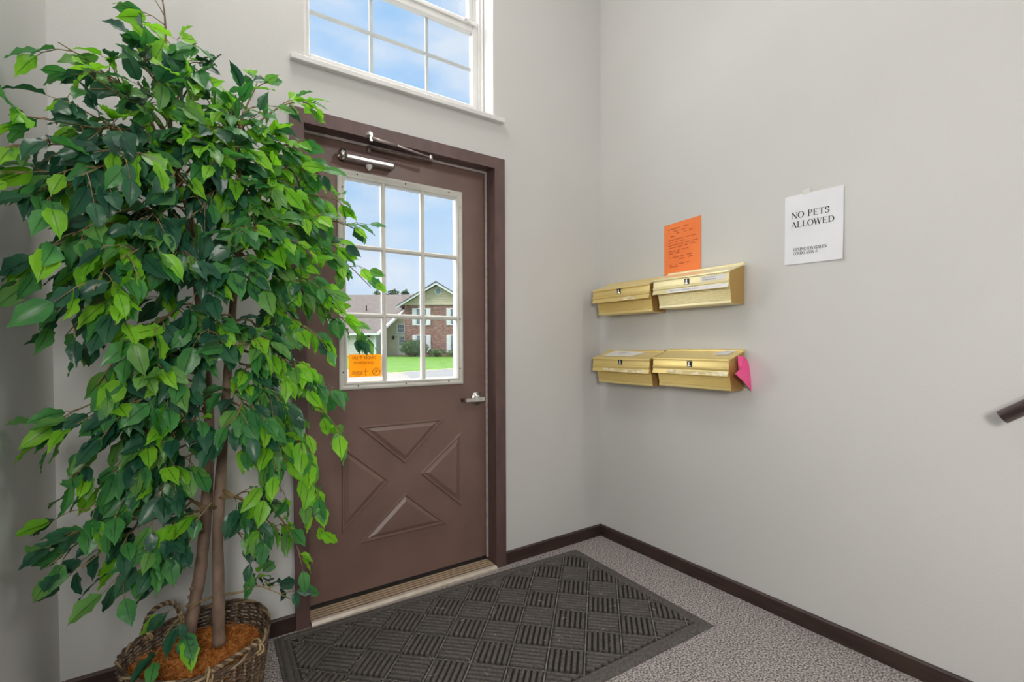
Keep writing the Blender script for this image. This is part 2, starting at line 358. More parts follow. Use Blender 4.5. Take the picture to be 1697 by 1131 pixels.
# ------------------------------------------------------------------ front door
DX0, DX1, DZ0, DZ1 = 0.420, 1.3125, 0.026, 2.046
dr = empty('door_1', (DX0, SF, 0), kind='structure', label='brown front door with a nine pane window and a crossbuck of four raised panels')
GX0, GX1, GZ0, GZ1 = 0.585, 1.150, 0.978, 1.897       # opening of the glazed light in the slab
b = MB()
for (x0, x1, z0, z1) in ((DX0, GX0, DZ0, DZ1), (GX1, DX1, DZ0, DZ1), (GX0, GX1, DZ0, GZ0), (GX0, GX1, GZ1, DZ1)):
    b.box((x0, SF, z0), (x1, SF+0.045, z1))
b.build('slab', BROWN, dr)
MB().box((DX0, SF-0.004, DZ0-0.004), (DX1, SF+0.045, DZ0+0.012)).build('door_sweep', BLACK, dr)
# four embossed triangles: outer groove ring then a raised field
def tri_panel(pts):
    P = [Vector((p[0], p[1])) for p in pts]; c = sum(P, Vector((0, 0)))/3
    def inset(d):
        # move each edge inward by d and intersect
        out = []
        n = 3
        for i in range(n):
            p0, p1, p2 = P[i-1], P[i], P[(i+1) % n]
            def ln(a, b):
                t = (b-a).normalized(); nn = Vector((-t.y, t.x))
                if nn.dot(c-a) < 0: nn = -nn
                return a+nn*d, t
            a1, t1_ = ln(p0, p1); a2, t2_ = ln(p1, p2)
            den = t1_.x*t2_.y-t1_.y*t2_.x
            s_ = ((a2.x-a1.x)*t2_.y-(a2.y-a1.y)*t2_.x)/den
            out.append(a1+t1_*s_)
        return out
    rings = [(0.0, 0.0002), (0.004, 0.0065), (0.010, 0.0065), (0.014, 0.0012), (0.030, 0.0085), (0.032, 0.0085)]
    b = MB(); n0 = 0
    for d, h in rings:
        for q in inset(d): b.v.append((q.x, SF-h, q.y))
    for k in range(len(rings)-1):
        for i in range(3):
            j = (i+1) % 3; b.face((k*3+i, k*3+j, k*3+3+j, k*3+3+i))
    m = (len(rings)-1)*3; b.face((m, m+1, m+2))
    b.face((2, 1, 0))
    return b
for tri in ([(593,707),(737,693),(671,769)], [(566,737),(646,795),(566,886)], [(696,785),(764,716),(764,839)], [(672,816),(594,902),(742,867)]):
    q = [at(px, py, 1, SF) for px, py in tri]
    q = [(v.x, v.z) for v in q]
    a = (q[1][0]-q[0][0])*(q[2][1]-q[0][1])-(q[1][1]-q[0][1])*(q[2][0]-q[0][0])
    if a < 0: q = q[::-1]
    tri_panel(q).build('raised_panel', BROWN, dr)
# glazed light: moulded frame, muntins, panes, screw plugs
FX0, FX1, FZ0, FZ1 = 0.5605, 1.1735, 0.953, 1.9215
b = MB()
rings = [(0.0, 0.0), (0.0, 0.008), (0.004, 0.012), (0.012, 0.013), (0.020, 0.010), (0.026, 0.013), (0.031, 0.0125), (0.036, 0.004), (0.036, -0.03)]
for d, h in rings:
    for (x, z) in ((FX0+d, FZ0+d), (FX1-d, FZ0+d), (FX1-d, FZ1-d), (FX0+d, FZ1-d)): b.v.append((x, SF-h, z))
for k in range(len(rings)-1):
    for i in range(4):
        j = (i+1) % 4; b.face((k*4+i, k*4+j, k*4+4+j, k*4+4+i))
gf = b.build('glazing_frame', LITE, dr)
mxs = [0.7660, 0.9590]; mzs = [1.2850, 1.5900]; gx = [FX0+0.036, *mxs, FX1-0.036]; gz = [FZ0+0.036, *mzs, FZ1-0.036]
mw = 0.0105
def bar_v(x, z0, z1):
    return MB().extrude([(x-mw, SF+0.012, z0), (x-mw, SF-0.002, z0), (x-mw*0.45, SF-0.009, z0), (x+mw*0.45, SF-0.009, z0), (x+mw, SF-0.002, z0), (x+mw, SF+0.012, z0)], (0, 0, z1-z0))
def bar_h(z, x0, x1):
    return MB().extrude([(x0, SF+0.0115, z+mw), (x0, SF-0.002, z+mw), (x0, SF-0.0082, z+mw*0.45), (x0, SF-0.0082, z-mw*0.45), (x0, SF-0.002, z-mw), (x0, SF+0.0115, z-mw)], (x1-x0, 0, 0))
for x_ in mxs: bar_v(x_, gz[0]-0.004, gz[-1]+0.004).build('muntin', LITE, gf)
for z_ in mzs: bar_h(z_, gx[0]-0.004, gx[-1]+0.004).build('muntin', LITE, gf)
for i in range(3):
    for j in range(3):
        MB().box((gx[i], SF+0.014, gz[j]), (gx[i+1], SF+0.018, gz[j+1])).build('pane', GLASS, gf)
for px, py in ((592,289),(567.5,309.6),(672,305),(744,319),(762.6,344.6),(568,405),(569,617.5),(594,640),(673,636),(744,632),(762.5,611),(762.5,529)):
    p = at(px, py, 1, SF-0.0125)
    MB().lathe((p.x, SF-0.0105, p.z), (0, -1, 0), [(0.0032, 0), (0.0032, 0.003), (0.0015, 0.0036)], 8).build('screw', BLACK, gf)
# lever handle
hp = at(791, 660.5, 1, SF-0.008); hx, hz = hp.x, hp.z
MB().lathe((hx, SF, hz), (0, -1, 0), [(0.035, 0), (0.035, 0.006), (0.031, 0.011), (0.024, 0.012), (0.021, 0.016), (0.021, 0.022), (0.012, 0.024)], 28).build('rose', STEEL, dr)
b = MB()
b.lathe((hx, SF-0.02, hz), (0, -1, 0), [(0.011, 0), (0.011, 0.032)], 16)
yl = SF-0.056
pts = []
for s_ in range(9):
    th = -PI/2+PI*s_/8; pts.append((hx+0.004+0.0105*math.cos(th), hz+0.0105*math.sin(th)))
pts += [(hx-0.085, hz+0.0085), (hx-0.094, hz+0.008), (hx-0.094, hz-0.008), (hx-0.085, hz-0.0085)]
b.extrude([(p[0], yl-0.006, p[1]) for p in pts], (0, 0.012, 0))
lev = b.build('lever', STEEL, dr)
MB().extrude([(hx-0.094, yl-0.006, hz+0.008), (hx-0.101, yl-0.002, hz+0.0078), (hx-0.108, yl+0.026, hz+0.0074), (hx-0.098, yl+0.026, hz+0.0074), (hx-0.092, yl+0.006, hz+0.008)], (0, 0, -0.0156)).build('lever_tip', noisy('dark_lever_end', (0.10,0.07,0.07),(0.14,0.10,0.10),scale=20,rough=0.3,metal=0.6), lev)
# overhead closer
cz = 1.974
b = MB()
cx0, cx1 = 0.585, 0.800
pr = []
for s_ in range(13):
    th = -PI/2+PI*s_/12; pr.append((SF-0.034-0.027*math.cos(th), cz+0.024*math.sin(th)))
pr = [(SF-0.001, cz-0.024)] + pr + [(SF-0.001, cz+0.024)]
b.extrude([(cx0, p[0], p[1]) for p in pr], (cx1-cx0, 0, 0))
cl = b.build('closer_body', CLOSER, dr)
MB().lathe((cx0-0.020, SF-0.034, cz), (1, 0, 0), [(0.012, -0.006), (0.016, 0.0), (0.024, 0.004), (0.024, 0.02)], 20).build('end_cap', STEEL, cl)
MB().box((cx0-0.030, SF-0.050, cz-0.020), (cx0-0.024, SF-0.030, cz-0.010), 0.002).build('adjuster', STEEL, cl)
MB().box((cx1, SF-0.056, cz-0.020), (cx1+0.004, SF-0.008, cz+0.020), 0.002).build('end_plate', CLOSER, cl)
MB().box((cx0+0.004, SF-0.0605, cz-0.020), (cx1-0.002, SF-0.050, cz-0.004), 0.003).build('bright_band', noisy('bright_closer_band',(0.74,0.72,0.72),(0.82,0.80,0.80),scale=20,rough=0.3,metal=0.5), cl)
sx = 0.692
MB().lathe((sx, SF-0.034, cz-0.024), (0, 0, -1), [(0.015, 0), (0.0145, 0.008), (0.009, 0.017), (0.003, 0.024)], 16).build('spindle_cap', noisy('clear_plastic_cap',(0.58,0.54,0.54),(0.68,0.64,0.64),scale=20,rough=0.2), cl)
foot = Vector((0.676, CF-0.001, 2.056)); elbow = Vector((0.965, D-0.012, 2.024))
b = MB(); b.lathe((foot.x, foot.y, foot.z), (0, -1, 0), [(0.014, -0.001), (0.014, 0.004), (0.007, 0.006), (0.007, 0.018)], 14)
b.box((foot.x-0.004, foot.y-0.014, foot.z-0.030), (foot.x+0.010, foot.y-0.004, foot.z+0.004), 0.002); b.build('arm_foot', STEEL, cl)
mid = foot.lerp(elbow, 0.42)
b = MB(); b.tube([foot+Vector((0.004, -0.010, -0.016)), mid+Vector((0, -0.006, -0.004))], 0.0075, 10); b.tube([mid+Vector((-0.03, -0.007, -0.002)), elbow], 0.0052, 8); b.build('forearm', noisy('arm_metal',(0.30,0.25,0.24),(0.44,0.38,0.37),scale=20,rough=0.35,metal=0.7), cl)
b = MB(); b.lathe((elbow.x, elbow.y, elbow.z-0.012), (0, 0, 1), [(0.009, 0), (0.009, 0.022)], 12); b.build('elbow_joint', STEEL, cl)
b = MB(); b.tube([elbow+Vector((0, 0.004, -0.010)), (sx, SF-0.034, cz+0.052)], 0.0055, 8); b.lathe((sx, SF-0.034, cz+0.024), (0, 0, 1), [(0.010, 0), (0.010, 0.034)], 12); b.build('main_arm', CLOSER, cl)

# ------------------------------------------------------------------ window above the door
w1 = empty('window_1', (WO[0], D, WO[2]), kind='structure', label='white double hung window with a grille above the front door')
b = MB()
for bx in (((WO[0], D-0.001, 2.300), (WO[0]+0.011, D+TH, WO[3])), ((WO[1]-0.011, D-0.001, 2.300), (WO[1], D+TH, WO[3])), ((WO[0], D-0.001, WO[3]-0.011), (WO[1], D+TH, WO[3]))): b.box(*bx)
b.build('jamb_liner', WHITE, w1)
MB().box((0.3647, D-0.028, 2.283), (1.3727, D, 2.3045), 0.002).box((WO[0]+0.0005, D, 2.2835), (WO[1]-0.0005, D+TH, 2.3045)).build('window_sill', WHITE, w1)
def rect_frame(x0, x1, z0, z1, wl, wr, wb, wt, y0, y1, bev=0.003):
    b = MB()
    b.box((x0, y0, z0), (x0+wl, y1, z1), bev); b.box((x1-wr, y0, z0), (x1, y1, z1), bev)
    b.box((x0+wl, y0, z0), (x1-wr, y1, z0+wb), bev); b.box((x0+wl, y0, z1-wt), (x1-wr, y1, z1), bev)
    return b
fx0, fx1 = WO[0]+0.011, WO[1]-0.011
b = rect_frame(fx0, fx1, 2.3045, WO[3]-0.011, 0.012, 0.012, 0.016, 0.02, D+0.085, D+0.200)
for xx in (fx0+0.012, fx1-0.012-0.010):                     # tracks of the sashes
    b.box((xx, D+0.100, 2.32), (xx+0.010, D+0.112, 3.24)); b.box((xx, D+0.152, 2.32), (xx+0.010, D+0.160, 3.24))
b.build('window_frame', WHITE, w1)
MB().box((fx0+0.03, D+0.052, 2.3045), (fx0+0.09, D+0.085, 2.318), 0.002).build('sill_clip', WHITE, w1)
MB().box((fx1-0.09, D+0.052, 2.3045), (fx1-0.03, D+0.085, 2.318), 0.002).build('sill_clip', WHITE, w1)
sx0, sx1 = fx0+0.013, fx1-0.013
ls = rect_frame(sx0, sx1, 2.3205, 2.834, 0.024, 0.040, 0.080, 0.062, D+0.113, D+0.150, 0.004)
ls.box((sx0+0.02, D+0.104, 2.806), (sx1-0.02, D+0.114, 2.818), 0.002)
ls = ls.build('lower_sash', WHITE, w1)
us = rect_frame(sx0, sx1, 2.815, 3.235, 0.030, 0.036, 0.056, 0.05, D+0.161, D+0.196, 0.004).build('upper_sash', WHITE, w1)
GRILLE = noisy('grille_bar', (0.52, 0.53, 0.54), (0.60, 0.60, 0.61), scale=10, rough=0.45)
gxs = [sx0+0.024, 0.7380, 1.0170, sx1-0.036]
def grille(par, z0, zm, z1, y):
    for x_ in gxs[1:3]: MB().box((x_-0.008, y-0.004, z0), (x_+0.008, y+0.004, z1)).build('muntin', GRILLE, par)
    MB().box((gxs[0], y-0.0038, zm-0.008), (gxs[3], y+0.0038, zm+0.008)).build('muntin', GRILLE, par)
    zs_ = [z0, zm, z1]
    for i in range(3):
        for j in range(2): MB().box((gxs[i], y-0.009, zs_[j]), (gxs[i+1], y-0.006, zs_[j+1])).build('pane', GLASS, par)
grille(ls, 2.4005, 2.593, 2.772, D+0.140)
grille(us, 2.871, 3.03, 3.185, D+0.186)
MB().box((1.205, D+0.098, 2.808), (1.245, D+0.106, 2.826), 0.002).lathe((1.215, D+0.104, 2.817), (0, -1, 0), [(0.008, 0), (0.008, 0.01), (0.004, 0.013)], 12).build('sash_latch', WHITE, ls)

# ------------------------------------------------------------------ outside
EX = 0.0
def ext_root(name, a, d, z, **k):
    # things outside are built in a frame turned like the street: local x to the right along the house fronts, y away from us
    p = R0*a + Vector((math.sin(YAW), math.cos(YAW), 0))*d
    return empty(name, (p.x, p.y, z), rotz=-YAW, local=True, **k)
HZ = 572.6
def ea(px, d): return (px-848.5)*d/F_PX
def ez(py, d): return CAM_H + (HZ-py)*d/F_PX
GRASS = noisy('lawn_grass', (0.050, 0.125, 0.014), (0.085, 0.175, 0.024), scale=1.6, rough=0.9, bump=0.6, bscale=20, spec=0.1, detail=6)
ASPH = noisy('asphalt', (0.085, 0.087, 0.092), (0.115, 0.117, 0.122), scale=6, rough=0.9, detail=8)
CONC = noisy('concrete', (0.13, 0.118, 0.105), (0.16, 0.147, 0.133), scale=4, rough=0.85, detail=6)
SIDING = noisy('cream_siding', (0.58, 0.49, 0.32), (0.65, 0.56, 0.38), scale=2, rough=0.6)
SIDING2 = noisy('pale_garage_siding', (0.62, 0.58, 0.50), (0.68, 0.64, 0.56), scale=2, rough=0.6)
ROOF = noisy('grey_brown_shingle', (0.090, 0.072, 0.066), (0.135, 0.110, 0.102), scale=3, rough=0.9, detail=8, stretch=(1, 3, 3))
BRICK = brick_mat('red_brick')
HWHITE = noisy('white_house_trim', (0.76, 0.75, 0.73), (0.82, 0.81, 0.79), scale=3, rough=0.5)
HGLASS = noisy('dark_house_glass', (0.10, 0.14, 0.16), (0.20, 0.26, 0.29), scale=1.5, rough=0.12)
HDOOR = noisy('cream_door', (0.60, 0.56, 0.44), (0.66, 0.62, 0.50), scale=2, rough=0.5)
FOL = noisy('hedge_leaf', (0.030, 0.085, 0.024), (0.075, 0.165, 0.045), scale=2.2, rough=0.6, spec=0.3)
FOL2 = noisy('far_tree_leaf', (0.030, 0.070, 0.028), (0.080, 0.140, 0.050), scale=1.2, rough=0.7, spec=0.3)
FOL3 = noisy('low_plant_leaf', (0.10, 0.15, 0.07), (0.22, 0.25, 0.12), scale=2.2, rough=0.7, spec=0.3)
BARK = noisy('bark', (0.10, 0.07, 0.05), (0.17, 0.12, 0.09), scale=9, rough=0.9)

gr = ext_root('driveway', 0, 0, -0.15, kind='structure', label='grey asphalt driveway outside the front door')
MB().box((-26, 5.2, -0.3), (22, 29, 0.0)).build('asphalt', ASPH, gr)
gr = ext_root('front_stoop', 0, 0, -0.13, kind='structure', label='pale concrete walk outside the front door')
MB().box((-6, 2.9, -0.3), (3.5, 6.2, 0.04)).build('slab', CONC, gr)
b = MB(); pl = []
for px, py in ((560, 611), (600, 614), (645, 617.5), (668, 620), (678, 625), (681, 631), (676, 640), (560, 640)):
    d = (CAM_H+0.12)*F_PX/(py-HZ); pl.append((ea(px, d), d, 0.03))
b.extrude(pl[::-1], (0, 0, -0.2)); b.build('walk_corner', CONC, gr)
lw = ext_root('lawn', 0, 0, 0, kind='structure', label='bright green mown lawn in front of the brick house')
def lawn_pt(u, v):
    px = lerp(480, 860, u)
    py = lerp(623, 606, (px-560)/250.0) + 0.6*math.sin(px*0.21)
    d0 = (CAM_H+0.13)*F_PX/(py-HZ); a0 = ea(px, d0)
    d = lerp(d0, 62, v); a = lerp(a0, ea(px, 48)*62/48*1.25, v)
    z = lerp(-0.147, 0.10, max(0, min(1, (d-d0)/22))) + 0.02*noise.noise(Vector((a, d, 0)))*min(1, v*8)
    return (a, d, z if v < 0.999 else z)
MB().grid(lawn_pt, 48, 30).build('grass', GRASS, lw)
# thin worn soil edge of the lawn
b = MB()
b.grid(lambda u, v: (lawn_pt(u, 0)[0], lawn_pt(u, 0)[1]-0.35*v, -0.1465-0.002*v), 48, 1); b.build('soil_edge', noisy('dry_soil', (0.30, 0.20, 0.11), (0.42, 0.32, 0.20), scale=4, rough=0.95), lw)

HD = 48.0
GZ = ez(588.5, HD)
hs = ext_root('house', ea(725, HD), HD, GZ, label='brick house with a cream sided gable and white shutters seen through the door window', cat='house')
HA = ea(725, HD)
def hx_(px, d=HD): return ea(px, d)-HA
def hz_(py, d=HD): return ez(py, d)-GZ
def hbox(px0, py0, px1, py1, dy0, dy1, bev=0):
    b = MB(); b.box((hx_(px0), dy0, hz_(py0)), (hx_(px1), dy1, hz_(py1)), bev); return b
# brick block with its gable
xl, xr = hx_(671.3), hx_(779)
MB().box((xl, 0, -0.3), (xr, 9, hz_(503.8))).build('brick_wall', BRICK, hs)
zb, za = hz_(503.8), hz_(473.5)
b = MB(); nrow = 8
slope = (za-zb)/(0-xl)
for k in range(nrow):                                    # lapped boards of the gable
    z0 = zb+(za-zb)*k/nrow; z1 = zb+(za-zb)*(k+1)/nrow
    xa = -(za-z0)/slope; xb = -(za-z1)/slope-0.0001
    for pts in ([(xa, z0, 0.0), (-xa, z0, 0.0), (-xb, z1, 0.03), (xb, z1, 0.03)],):
        b.poly([(p[0], -0.05+p[2], p[1]) for p in pts])
        b.poly([(xa, 0.02, z0), (-xa, 0.02, z0), (-xa, -0.05, z0), (xa, -0.05, z0)])
b.build('gable_siding', SIDING, hs, kind='stuff')
MB().box((xl-0.05, -0.12, zb-0.10), (xr+0.05, 0.02, zb+0.08)).build('gable_board', SIDING, hs)
ex, ezv = hx_(660.2), hz_(508.2); zt = hz_(469.5)
b = MB(); th = 0.22
for sg in (1, -1):
    b.extrude([(0, -0.75, zt), (sg*ex, -0.75, ezv), (sg*ex, -0.75, ezv-th*0.9), (0, -0.75, zt-th)][::sg], (0, 0.14, 0))
b.build('barge_board', HWHITE, hs)
b = MB()
for sg in (1, -1):
    b.extrude([(0, -0.80, zt+0.12), (sg*(-ex)*-1, -0.80, ezv+0.06), (sg*ex, -0.80, ezv-0.02), (0, -0.80, zt+0.02)], (0, 9.8, 0))
b.build('gable_roof', ROOF, hs)
MB().lathe((hx_(727), -0.02, hz_(482.8)), (0, -1, 0), [(0.36, 0), (0.36, 0.06), (0.27, 0.08), (0.26, 0.05)], 24).build('round_vent', HWHITE, hs)
MB().lathe((hx_(727), -0.08, hz_(482.8)), (0, -1, 0), [(0.27, 0), (0.27, 0.015)], 24).build('vent_glass', noisy('vent_blue', (0.20,0.28,0.33),(0.28,0.36,0.42),scale=2,rough=0.3), hs)
def hwin(px0, py0, px1, py1, cols=2, rows=2):
    x0, x1, z1, z0 = hx_(px0), hx_(px1), hz_(py0), hz_(py1)
    f = rect_frame(x0, x1, z0, z1, 0.07, 0.07, 0.07, 0.07, -0.06, 0.02, 0).build('window', HWHITE, hs)
    for i in range(cols):
        for j in range(rows):
            xa, xb = lerp(x0+0.06, x1-0.06, i/cols), lerp(x0+0.06, x1-0.06, (i+1)/cols)
            zc, zd = lerp(z0+0.06, z1-0.06, j/rows), lerp(z0+0.06, z1-0.06, (j+1)/rows)
            MB().box((xa+0.02, -0.03, zc+0.02), (xb-0.02, 0.01, zd-0.02)).build('pane', HGLASS, f)
    return f
def shutter(px0, py0, px1, py1):
    x0, x1, z1, z0 = hx_(px0), hx_(px1), hz_(py0), hz_(py1)
    b = MB(); b.box((x0, -0.09, z0), (x1, 0.0, z1), 0.01)
    n = max(6, int((z1-z0)/0.12))
    for k in range(n):
        zc = lerp(z0+0.08, z1-0.08, (k+0.5)/n); b.box((x0+0.06, -0.105, zc-0.02), (x1-0.06, -0.085, zc+0.02))
    b.build('shutter', HWHITE, hs)
for (a0, a1, b0, b1) in ((511, 539, 683.9, 714), (555, 584, 683.9, 714), (511, 539, 740.3, 770), (555, 585, 740.3, 770)):
    shutter(b0, a0, b0+6, a1); shutter(b1-6, a0, b1, a1); hwin(b0+6, a0, b1-6, a1, 2, 2)
# entry wall with its door and small window, left of the brick
ED = 0.8
RK = [(612, 553.0), (630, 551.5), (664, 521.5), (671.3, 514.5)]
def rake_x(z):                            # left limit of the entry wall at a height, under the sloping rake
    for (xa, ya), (xb, yb) in zip(RK, RK[1:]):
        za, zb = hz_(ya), hz_(yb)
        if za <= z <= zb: return hx_(lerp(xa, xb, (z-za)/(zb-za)))
    return hx_(612) if z < hz_(553) else xl-0.05
MB().extrude([(hx_(612), ED, -0.3)]+[(hx_(px), ED, hz_(py)) for px, py in RK]+[(xl, ED, -0.3)], (0, 3, 0)).build('entry_wall', SIDING, hs)
b = MB()
for k in range(22):
    z0 = k*0.2; xx = rake_x(z0+0.2)
    if z0+0.2 > hz_(515): break
    b.extrude([(xx, ED-0.03, z0), (xx, ED-0.002, z0+0.195), (xx, ED+0.01, z0+0.195), (xx, ED+0.01, z0)], (xl-xx, 0, 0))
b.build('entry_siding', SIDING, hs, kind='stuff')
def ebox(px0, py0, px1, py1, y0, y1):
    b = MB(); b.box((hx_(px0), y0, hz_(py0)), (hx_(px1), y1, hz_(py1))); return b
f = ebox(655, 535.5, 669, 552, ED-0.10, ED).build('entry_window', HWHITE, hs)
for i in range(3):
    for j in range(2):
        ebox(lerp(656.8,667.4,i/3)+0.3, lerp(537.3,550.6,j/2)+0.3, lerp(656.8,667.4,(i+1)/3)-0.3, lerp(537.3,550.6,(j+1)/2)-0.3, ED-0.13, ED-0.02).build('pane', HGLASS, f)
ebox(651.5, 553, 671.3, 556, ED-0.12, ED).build('entry_trim', SIDING2, hs)
dd = ebox(656, 556, 669.5, 588.5, ED-0.08, ED).build('entry_door', HDOOR, hs)
for i in range(3):
    for j in range(3):
        ebox(lerp(659,667,i/3)+0.3, lerp(557.5,572,j/3)+0.3, lerp(659,667,(i+1)/3)-0.3, lerp(557.5,572,(j+1)/3)-0.3, ED-0.11, ED-0.02).build('pane', HGLASS, dd)
for px, py, dpt in ((649, 559.5, ED), (621.5, 556.5, -2.0)):
    b = MB(); b.lathe((hx_(px), dpt-0.16, hz_(py)-0.18), (0, 0, 1), [(0.05, 0), (0.11, 0.06), (0.14, 0.28), (0.16, 0.30), (0.04, 0.40)], 10); b.box((hx_(px)-0.03, dpt-0.16, hz_(py)), (hx_(px)+0.03, dpt+0.02, hz_(py)+0.06))
    b.build('wall_lantern', BLACK, hs)
# garage wing: lower wall in front, long shingled slope up to the ridge
gxr = hx_(632.5)
MB().box((hx_(520), -2.0, -0.3), (gxr, 1.4, hz_(551.5))).build('garage_wall', SIDING2, hs)
b = MB()
for k in range(10):
    z0 = k*0.2; b.extrude([(hx_(520), -2.03, z0), (hx_(520), -2.002, z0+0.195), (hx_(520), -1.99, z0+0.195), (hx_(520), -1.99, z0)], (gxr-hx_(520), 0, 0))
b.build('garage_siding', SIDING2, hs, kind='stuff')
MB().box((gxr-0.18, -2.06, -0.2), (gxr+0.02, -1.9, hz_(552))).build('corner_board', HWHITE, hs)
MB().box((hx_(583), -2.07, -0.2), (hx_(585), -1.97, hz_(556))).build('garage_door_trim', HWHITE, hs)
MB().box((hx_(611), -2.08, hz_(561)), (hx_(617), -2.0, hz_(557)), 0.01).build('house_number_plate', BLACK, hs)
DE, DR_ = HD-2.4, HD+4.2                                    # depth of the eave and of the ridge
e0 = Vector((ea(520, DE)-HA, DE-HD, ez(551, DE)-GZ)); e1 = Vector((ea(626.5, DE)-HA, DE-HD, ez(551, DE)-GZ))
r0 = Vector((ea(500, DR_)-HA, DR_-HD, ez(488.3, DR_)-GZ)); r1 = Vector((ea(699, DR_)-HA, DR_-HD, ez(488.3, DR_)-GZ))
b = MB(); b.extrude([e0, e1, r1, r0], (0, 0, -0.16)); b.build('garage_roof', ROOF, hs)
b = MB(); b.extrude([r0, r1, r1+Vector((0.2, 5, -4.5)), r0+Vector((0, 5, -4.5))], (0, 0, -0.16)); b.build('rear_roof', ROOF, hs)
b = MB(); b.extrude([e1+Vector((-0.04, -0.08, 0.03)), e1+Vector((0.18, -0.08, 0.03)), e1+Vector((0.18, -0.08, -0.20)), e1+Vector((-0.04, -0.08, -0.20))], r1-e1+Vector((0, 0.08, 0))); b.build('rake_board', HWHITE, hs)
MB().box((e0.x, e0.y-0.06, e0.z-0.24), (e1.x+0.1, e0.y, e0.z-0.02)).build('fascia_board', HWHITE, hs)
p = e0.lerp(r0, 0.55); q = e1.lerp(r1, 0.55)
pv = p.lerp(q, 0.62)
MB().lathe((pv.x, pv.y, pv.z-0.1), (0, 0, 1), [(0.06, 0), (0.06, 0.55), (0.085, 0.56), (0.085, 0.62)], 10).build('vent_pipe', BLACK, hs)

def leaf_cloud(name, mat, par, center, rad, n, ls, seed, flat=0.0):
    rnd = random.Random(seed); b = MB(); c = Vector(center)
    for _ in range(n):
        while True:
            v = Vector((rnd.uniform(-1, 1), rnd.uniform(-1, 1), rnd.uniform(-1, 1)))
            if 0.25 < v.length < 1: break
        v = v.normalized()*(v.length**0.4)
        k = 0.86+0.22*noise.noise(v*2.3+Vector((seed, 0, 0)))
        p = c+Vector((v.x*rad[0], v.y*rad[1], max(v.z, -0.98)*rad[2]))*k
        t = (v+Vector((rnd.gauss(0, .6), rnd.gauss(0, .6), rnd.gauss(0, .6)-0.3))).normalized(); s_ = t.orthogonal().normalized(); s_.rotate(Matrix.Rotation(rnd.uniform(0, 6.28), 3, t))
        w = t.cross(s_); L_ = ls*rnd.uniform(0.6, 1.3)
        b.poly([p, p+s_*L_*0.5+w*L_*0.28, p+s_*L_, p+s_*L_*0.5-w*L_*0.28])
    return b.build(name, mat, par, kind='stuff')
def bush(px0, px1, py0, py1, d, mat, label, seed, n=2600, ls=0.14):
    z0 = ez(py1, d); z1 = ez(py0, d)
    rt = ext_root('bush', ea((px0+px1)/2, d), d, z0, label=label, cat='bush')
    leaf_cloud('foliage', mat, rt, (0, 0, (z1-z0)*0.46), ((ea(px1, d)-ea(px0, d))/2, 0.9, (z1-z0)*0.56), n, ls, seed)
    b = MB()
    for k in range(4): b.tube([(0.1*math.cos(k*1.6), 0.1*math.sin(k*1.6), -0.12), (0.45*math.cos(k*1.6), 0.3*math.sin(k*1.6), (z1-z0)*0.6)], [0.05, 0.02], 6)
    b.build('stem', BARK, rt)
bush(660, 713, 562, 589.5, 46.2, FOL, 'round dark green bush in front of the brick house', 3, 3600)
bush(707, 740, 577, 589.5, 46.6, FOL3, 'low olive green plants between the dark bush and the house corner', 4, 1500, 0.13)
bush(738, 766, 580, 590, 46.9, FOL3, 'small brownish shrub below the right hand house window', 5, 900, 0.12)
def tree(px, d, py_top, py_base, wpx, label, seed, n=1500):
    z1 = ez(py_top, d); zb = ez(589, d)
    rt = ext_root('tree', ea(px, d), d, zb, label=label, cat='tree', group='trees behind the house')
    zc = ez(py_base, d)-zb
    leaf_cloud('crown', FOL2, rt, (0, 0, (z1-zb)*0.70), (wpx*d/F_PX/2, wpx*d/F_PX/2*0.8, (z1-zb)*0.30), n, 0.42, seed)
    MB().tube([(0, 0, -0.2), (0.1, 0, zc*0.5), (0, 0.1, (z1-zb)*0.75)], [0.22, 0.17, 0.07], 8).build('trunk', BARK, rt)
tree(628, 68, 478.5, 488, 26, 'leftmost treetop rising behind the garage roof', 21)
tree(651, 84, 475.5, 488, 32, 'broad treetop in the middle behind the garage roof', 22, 2000)
tree(672, 69, 476.5, 488, 20, 'narrow pointed treetop behind the garage roof', 23)
tree(690, 74, 483.5, 490, 24, 'low treetop just left of the brick gable', 24)

# ------------------------------------------------------------------ door mat
MA = math.radians(-2.0)
mu, mv = Vector((math.cos(MA), math.sin(MA))), Vector((-math.sin(MA), math.cos(MA)))
MLEN, MWID = 1.525, 0.872
m_tl = Vector((0.275, 2.064))
def mp_(s_, t_): return m_tl + mu*s_ - mv*t_            # s along the wall, t towards the room
mat = empty('door_mat', (m_tl.x, m_tl.y, 0), label='charcoal ribbed door mat lying on the carpet in front of the brown door', cat='door mat')
b = MB()
prof = [(0.0, 0.001), (0.002, 0.004), (0.010, 0.005), (0.016, 0.009), (0.024, 0.0105), (0.031, 0.009), (0.035, 0.0055), (0.039, 0.0085), (0.045, 0.0095), (0.051, 0.0085), (0.054, 0.006)]
for d_, h_ in prof:
    for (s_, t_) in ((d_, d_), (MLEN-d_, d_), (MLEN-d_, MWID-d_), (d_, MWID-d_)):
        q = mp_(s_, t_); b.v.append((q.x, q.y, h_))
for k in range(len(prof)-1):
    for i in range(4):
        j = (i+1) % 4; b.face((k*4+i, k*4+4+i, k*4+4+j, k*4+j), k in (3, 4, 7, 8))
b.build('border', PILE, mat)
q = [mp_(0.053, 0.053), mp_(MLEN-0.053, 0.053), mp_(MLEN-0.053, MWID-0.053), mp_(0.053, MWID-0.053)]
MB().extrude([(p.x, p.y, 0.001) for p in q[::-1]], (0, 0, 0.0042)).build('backing', RUBBER, mat)
BL = 0.1345
ga = math.radians(-44.5); gu, gv = Vector((math.cos(ga), math.sin(ga))), Vector((-math.sin(ga), math.cos(ga)))
org = Vector((1.5035, 1.600))                            # a corner where four squares meet
